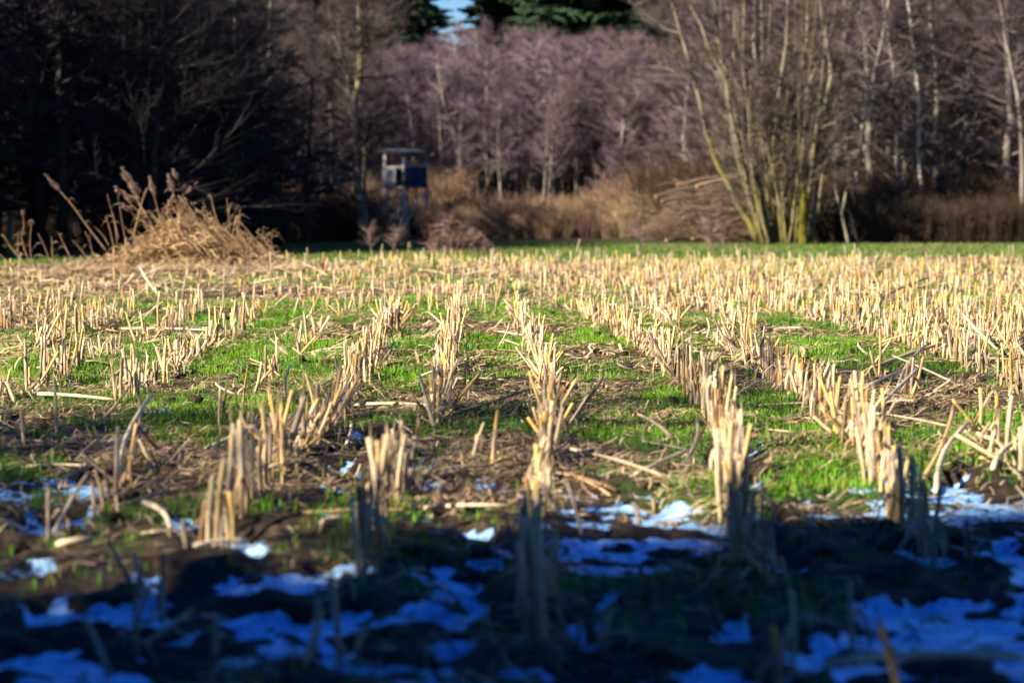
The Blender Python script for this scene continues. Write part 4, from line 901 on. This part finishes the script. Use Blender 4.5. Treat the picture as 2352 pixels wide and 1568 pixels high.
# ------------------------------------------------------------------ heap of bent reeds and the weeds beside it
REED = (.38, .23, .115); REEDP = (.28, .17, .13)
def reed_heap():
    Y = 37.6; base = Vector((X(450, Y), Y, 0)); k = FPX / Y; rd = random.Random(12)
    r = empty('reed_heap', base, 'collapsed heap of tan dry reeds and leaves at the left field edge', 'reed heap'); st = MB(); lf = MB()
    def prof(x): # heap height in metres over x in metres
        return float(np.interp(x, [-1.6, -1.2, -.8, -.45, -.22, -.02, .16, .4, .7, 1.05, 1.35], [.02, .12, .34, .60, .98, .66, .68, .46, .32, .15, .03]))
    for i in range(800):
        x1 = rd.uniform(-1.0, 1.35); dpt = rd.uniform(-.8, .8); l = rd.uniform(.4, 1.3); a = rd.gauss(2.45, .2) if rd.random() < .75 else rd.gauss(.9, .4)
        p = Vector((x1, dpt, max(0, prof(x1) * rd.uniform(-.2, .6)))); d = Vector((math.cos(a), rd.gauss(0, .25), math.sin(a))); e = p + d * l * .75; lim = prof(e.x) * (1.15 + .5 * rd.random() ** 3) + .08
        if e.z > lim: e = p + (e - p) * max(.25, (lim - p.z) / max(.05, e.z - p.z))
        m = p.lerp(e, .5) + Vector((0, 0, .05)); c = lerp(REED, (.20, .12, .06), rd.random() * .8); st.tube([p, m, e], [.009, .007, .003], 3, c, False)
    for i in range(190):
        x1 = rd.uniform(-.75, 1.38); l = rd.uniform(.6, 1.25); a = rd.gauss(2.3, .18) if rd.random() < .8 else rd.gauss(1.6, .3); p = Vector((x1, rd.uniform(-.6, .5), 0)); d = Vector((math.cos(a), rd.gauss(0, .12), math.sin(a))); k2 = max(.25, min(1, prof(x1 - .35) * 1.35 + .2)); e = p + d * l * k2
        m = p.lerp(e, .55) + Vector((rd.gauss(0, .03), 0, .06)); q_ = e + Vector((rd.uniform(-.15, .1), 0, rd.uniform(-.12, .05))); st.tube([p, m, e, q_], [.009, .007, .005, .002], 4, lerp(REED, (.24, .14, .08), rd.random()), False)
        for j in range(rd.randint(1, 5)):
            b_ = m.lerp(e, rd.random()); dd = Vector((rd.choice([-1, 1]) * rd.uniform(.2, 1), rd.gauss(0, .4), rd.uniform(-.8, .5))).normalized(); L_ = rd.uniform(.08, .25); lf.ribbon([b_, b_ + dd * L_ * .5, b_ + dd * L_ - Vector((0, 0, L_ * .5))], [.005, .011, .002], (0, 1, .4), lerp(REED, (.5, .36, .2), rd.random()))
    tufts = [(rd.uniform(-1.5, 1.3), rd.uniform(-.9, .5), rd.random() ** .6) for _ in range(190)]
    for i in range(8200):
        tx, ty, tz = rd.choice(tufts); x1 = tx + rd.gauss(0, .07); dpt = ty + rd.gauss(0, .08); z = max(0, prof(tx) * (1 - .35 * ty * ty) * tz + rd.gauss(0, .05)); p = Vector((x1, dpt, z)); l = rd.uniform(.10, .32)
        a = -.7 + .7 * math.sin(tx * 9 + tz * 7) + rd.gauss(0, .35); a += math.pi if rd.random() < .2 else 0
        d = Vector((math.cos(a), rd.gauss(0, .5), math.sin(a) * .9)).normalized(); s = Vector((rd.gauss(0, 1), rd.gauss(0, 1), rd.gauss(0, 1))); c = lerp(lerp(REED, (.56, .40, .2), rd.random()), (.11, .065, .035), rd.random() ** 1.5)
        lf.ribbon([p, p + d * l * .5 + Vector((0, 0, .03)), p + d * l - Vector((0, 0, .05))], [.006, .012, .002], s, c)
    for i in range(2600): # skirt of loose stalks in front
        x1 = rd.uniform(-1.9, 1.6); dpt = rd.uniform(-1.3, -.5); p = Vector((x1, dpt, rd.uniform(0, .10))); a = rd.uniform(0, 6.28); d = Vector((math.cos(a), rd.gauss(0, .4), abs(rd.gauss(0, .4)))).normalized(); lf.ribbon([p, p + d * .1, p + d * rd.uniform(.15, .3)], [.006, .008, .002], (0, 1, .5), lerp(REED, (.5, .4, .25), rd.random()))
    tag(st.build('stems', M_reed, r), kind='stuff'); tag(lf.build('leaves', M_reed, r), kind='stuff')
reed_heap()
def reed(pts, Y, plume=None, r0=.009, leaf=1, label='', name='dry_reed', group=None, col=REED):
    rd = random.Random(int(pts[0][0] * 7 + pts[-1][1])); base = A(*pts[0], Y); base.z = max(base.z, 0) if pts[0][1] < 600 else 0
    P = [A(px, py, Y) - base for px, py in pts]; mb = MB(); n = len(P); root = empty(name, base, label, 'reed' if plume else 'dry stem', group)
    # a smooth curve through the traced points
    Q = []
    for i in range(n - 1):
        a = P[max(i - 1, 0)]; b = P[i]; c = P[i + 1]; d = P[min(i + 2, n - 1)]
        for s in range(4):
            t = s / 4; Q.append(.5 * ((2 * b) + (c - a) * t + (2 * a - 5 * b + 4 * c - d) * t * t + (3 * b - a - 3 * c + d) * t ** 3))
    Q.append(P[-1]); mb.tube(Q, [r0 * (1 - .55 * i / (len(Q) - 1)) for i in range(len(Q))], 6, [lerp(col, GREY, rd.random() * .5) for _ in Q]); mb.build('stem', M_reed, root, None, True)
    if leaf:
        lb = MB()
        for k in range(leaf):
            i = rd.randrange(len(Q) // 3, len(Q)); d = Vector((rd.choice([-1, 1]) * rd.uniform(.4, 1), rd.gauss(0, .4), rd.uniform(-.2, .6))).normalized(); L = rd.uniform(.08, .22)
            lb.ribbon([Q[i], Q[i] + d * L * .5, Q[i] + d * L - Vector((0, 0, L * .6))], [.005, .010, .002], (0, 1, .3), lerp(col, (.5, .42, .3), rd.random()))
        lb.build('leaf', M_reed, root)
    if plume:
        pb = MB(); L, w_ = plume[0] * Y / FPX, .7 * plume[1] * Y / FPX; tip = P[-1]; ax = (P[-1] - P[-2]).normalized()
        for k in range(330):
            t = rd.random(); wr = w_ * math.sin(min(1, t * 1.15 + .12) * math.pi) ** .7; a = rd.uniform(0, 6.28); c = tip + ax * (t - .25) * L
            d = (Vector((math.cos(a), math.sin(a), 0)) * .7 + ax * .6 + Vector((.2, 0, -.35))).normalized(); pb.spike(c, c + d * max(.03, wr * 1.25) * rd.uniform(.6, 1.2), .0085, lerp(REEDP, (.42, .30, .24), rd.random()))
        pb.build('plume', M_reed, root)
    return root
# traced in a zoom whose pixel is P = z*.2929 , y = 373.2 + z*.2929
def Z(*pts): return [(x * .2929, 373.2 + y * .2929) for x, y in pts]
gr = 'plumed reeds rising from the heap'; gw = 'dry weed stems beside the reed heap'
reed(Z((840, 700), (700, 520), (570, 340), (440, 190)), 37.8, (50, 10), .011, 3, 'long reed leaning far left with a torn plume', group=gr)
reed(Z((1250, 600), (1150, 420), (1070, 280), (1000, 130)), 37.2, (40, 15), .009, 3, 'tallest reed at the heap top with a fluffy plume', group=gr)
reed(Z((1250, 620), (1130, 400), (1060, 220)), 37.4, (48, 17), .009, 3, 'thick plumed reed just right of the tallest one', group=gr)
reed(Z((1040, 600), (1090, 400), (1130, 260), (1175, 160)), 37.1, None, .011, 0, 'bare broken reed crossing upward to the right over the heap', group=gr)
reed(Z((1300, 560), (1240, 380), (1200, 220)), 37.3, (44, 11), .008, 1, 'reed with an upright oval plume in the middle of the heap', group=gr)
reed(Z((1560, 480), (1480, 350), (1400, 160), (1380, 110)), 37.3, (24, 10), .008, 1, 'reed with a small round plume at the heap top right', group=gr)
reed(Z((1420, 420), (1370, 280), (1345, 190)), 37.2, (40, 12), .007, 1, 'reed with a drooping plume beside the small round one', group=gr)
reed(Z((1560, 480), (1500, 370), (1420, 280), (1480, 220)), 37.5, (36, 9), .007, 0, 'reed plume pointing up to the right over the heap', group=gr)
reed(Z((1200, 480), (1060, 360), (950, 240)), 37.4, (28, 13), .007, 1, 'lower reed plume hanging left of the heap top', group=gr)
reed(Z((1150, 480), (1060, 420), (1010, 370)), 37.2, (28, 13), .007, 2, 'short reed plume on the left flank of the heap', group=gr)
reed(Z((1320, 500), (1280, 420), (1330, 320)), 37.2, (26, 9), .007, 1, 'small reed plume low between the two tall groups', group=gr)
reed(Z((1150, 400), (1100, 340), (1040, 290)), 37.3, (34, 18), .007, 1, 'broad fluffy reed plume below the tallest reed', group=gr)
reed(Z((2220, 840), (2000, 600), (1850, 430)), 37.0, None, .009, 2, 'bare reed leaning at the right foot of the heap', group=gr)
reed(Z((2240, 850), (2100, 640), (2010, 540)), 36.8, None, .010, 1, 'rightmost bare reed of the heap', group=gr)
reed(Z((2200, 850), (2030, 640), (1880, 460)), 37.1, None, .009, 2, 'bare reed beside the rightmost one', group=gr)
reed(Z((2120, 850), (1800, 560), (1530, 360)), 37.1, None, .011, 2, 'long bent reed sloping down the right flank', group=gr)
reed(Z((1760, 560), (1690, 420), (1650, 260), (1630, 270)), 37.3, None, .008, 1, 'upright hooked reed on the right flank', group=gr)
reed(Z((2080, 850), (1750, 640), (1540, 470), (1400, 260)), 37.0, None, .011, 5, 'leafy reed sloping up to the left over the right flank', group=gr)
reed(Z((1900, 620), (1860, 520), (1840, 440)), 36.9, None, .008, 1, 'short bare reed near the right foot', group=gr)
reed(Z((600, 830), (520, 680), (465, 560)), 37.6, None, .009, 2, 'pale leafy stem leaning left before the dark wood', 'dry_weed', gw)
reed(Z((410, 850), (410, 700), (405, 580)), 37.6, None, .008, 3, 'upright dry stem with curled leaves left of the pale leaning one', 'dry_weed', gw)
reed(Z((400, 800), (350, 660), (300, 560)), 37.6, None, .007, 1, 'thin dry stem bowed left', 'dry_weed', gw)
reed(Z((255, 830), (235, 640), (245, 480)), 37.6, (10, 9), .007, 0, 'dry umbel weed with a small flat head', 'dry_weed', gw)
reed(Z((240, 810), (180, 640), (165, 540)), 37.6, None, .008, 2, 'dry stem curving left near the umbel', 'dry_weed', gw)
reed(Z((150, 820), (140, 680), (145, 540)), 37.6, None, .008, 2, 'straight dry stem at the left edge', 'dry_weed', gw)
reed(Z((180, 560), (185, 480), (180, 400)), 37.6, (8, 5), .006, 0, 'tall thin seed stem at the left edge', 'dry_weed', gw)
reed(Z((265, 860), (110, 700), (20, 560)), 37.6, None, .010, 3, 'long dry stem leaning out of the left edge', 'dry_weed', gw)
reed(Z((130, 830), (60, 780), (10, 730)), 37.6, None, .009, 2, 'low bent dry leaf stem at the left edge', 'dry_weed', gw)
reed(Z((920, 680), (900, 480), (840, 250)), 37.9, None, .006, 1, 'thin pale stem left of the heap top', 'dry_weed', gw)
reed(Z((990, 640), (950, 420), (925, 260)), 37.9, None, .006, 1, 'thin pale stem close beside the heap top', 'dry_weed', gw)
reed(Z((900, 690), (860, 520), (830, 420)), 37.9, None, .008, 1, 'brown stem with blunt tip left of the heap', 'dry_weed', gw)
reed(Z((860, 660), (800, 560), (730, 500)), 37.9, None, .007, 0, 'short slanting stem on the left flank', 'dry_weed', gw)
reed(Z((930, 600), (900, 470), (880, 390)), 37.9, None, .008, 2, 'leafy pale stem between the thin ones', 'dry_weed', gw)
reed(Z((740, 800), (710, 640), (665, 540)), 37.7, None, .006, 1, 'reddish thin stem left of the heap foot', 'dry_weed', gw)
reed(Z((700, 780), (640, 690), (570, 610)), 37.7, None, .007, 0, 'dim stem slanting left before the dark wood', 'dry_weed', gw)
reed(Z((480, 860), (430, 780), (300, 720)), 37.4, None, .007, 2, 'low bowed stem among the weeds', 'dry_weed', gw)

# alike neighbours: say which one, counted from the left (trees, shrubs) or from the near end (stubs)
ORD = ['first', 'second', 'third', 'fourth', 'fifth', 'sixth', 'seventh', 'eighth', 'ninth', 'tenth', 'eleventh', 'twelfth', 'thirteenth', 'fourteenth', 'fifteenth', 'sixteenth']
sets = {}
for o in COL.objects:
    if o.parent is None and o.get('label') and o.get('kind') is None: sets.setdefault(o['label'], []).append(o)
for lb, os_ in sets.items():
    if 1 < len(os_) <= 16:
        stub = 'stub' in lb or 'stalk' in lb
        os_.sort(key=(lambda o: o.matrix_world.translation.y if not stub else o.location.y) if stub else (lambda o: o.location.x / max(1, o.location.y)))
        for k, o in enumerate(os_):
            t = lb + (', %s from the near end' % ORD[k] if stub else ', %s from left' % ORD[k])
            if len(t.split()) > 16 and stub: t = lb + ', %s nearest' % ORD[k]
            if len(t.split()) <= 16: o['label'] = t
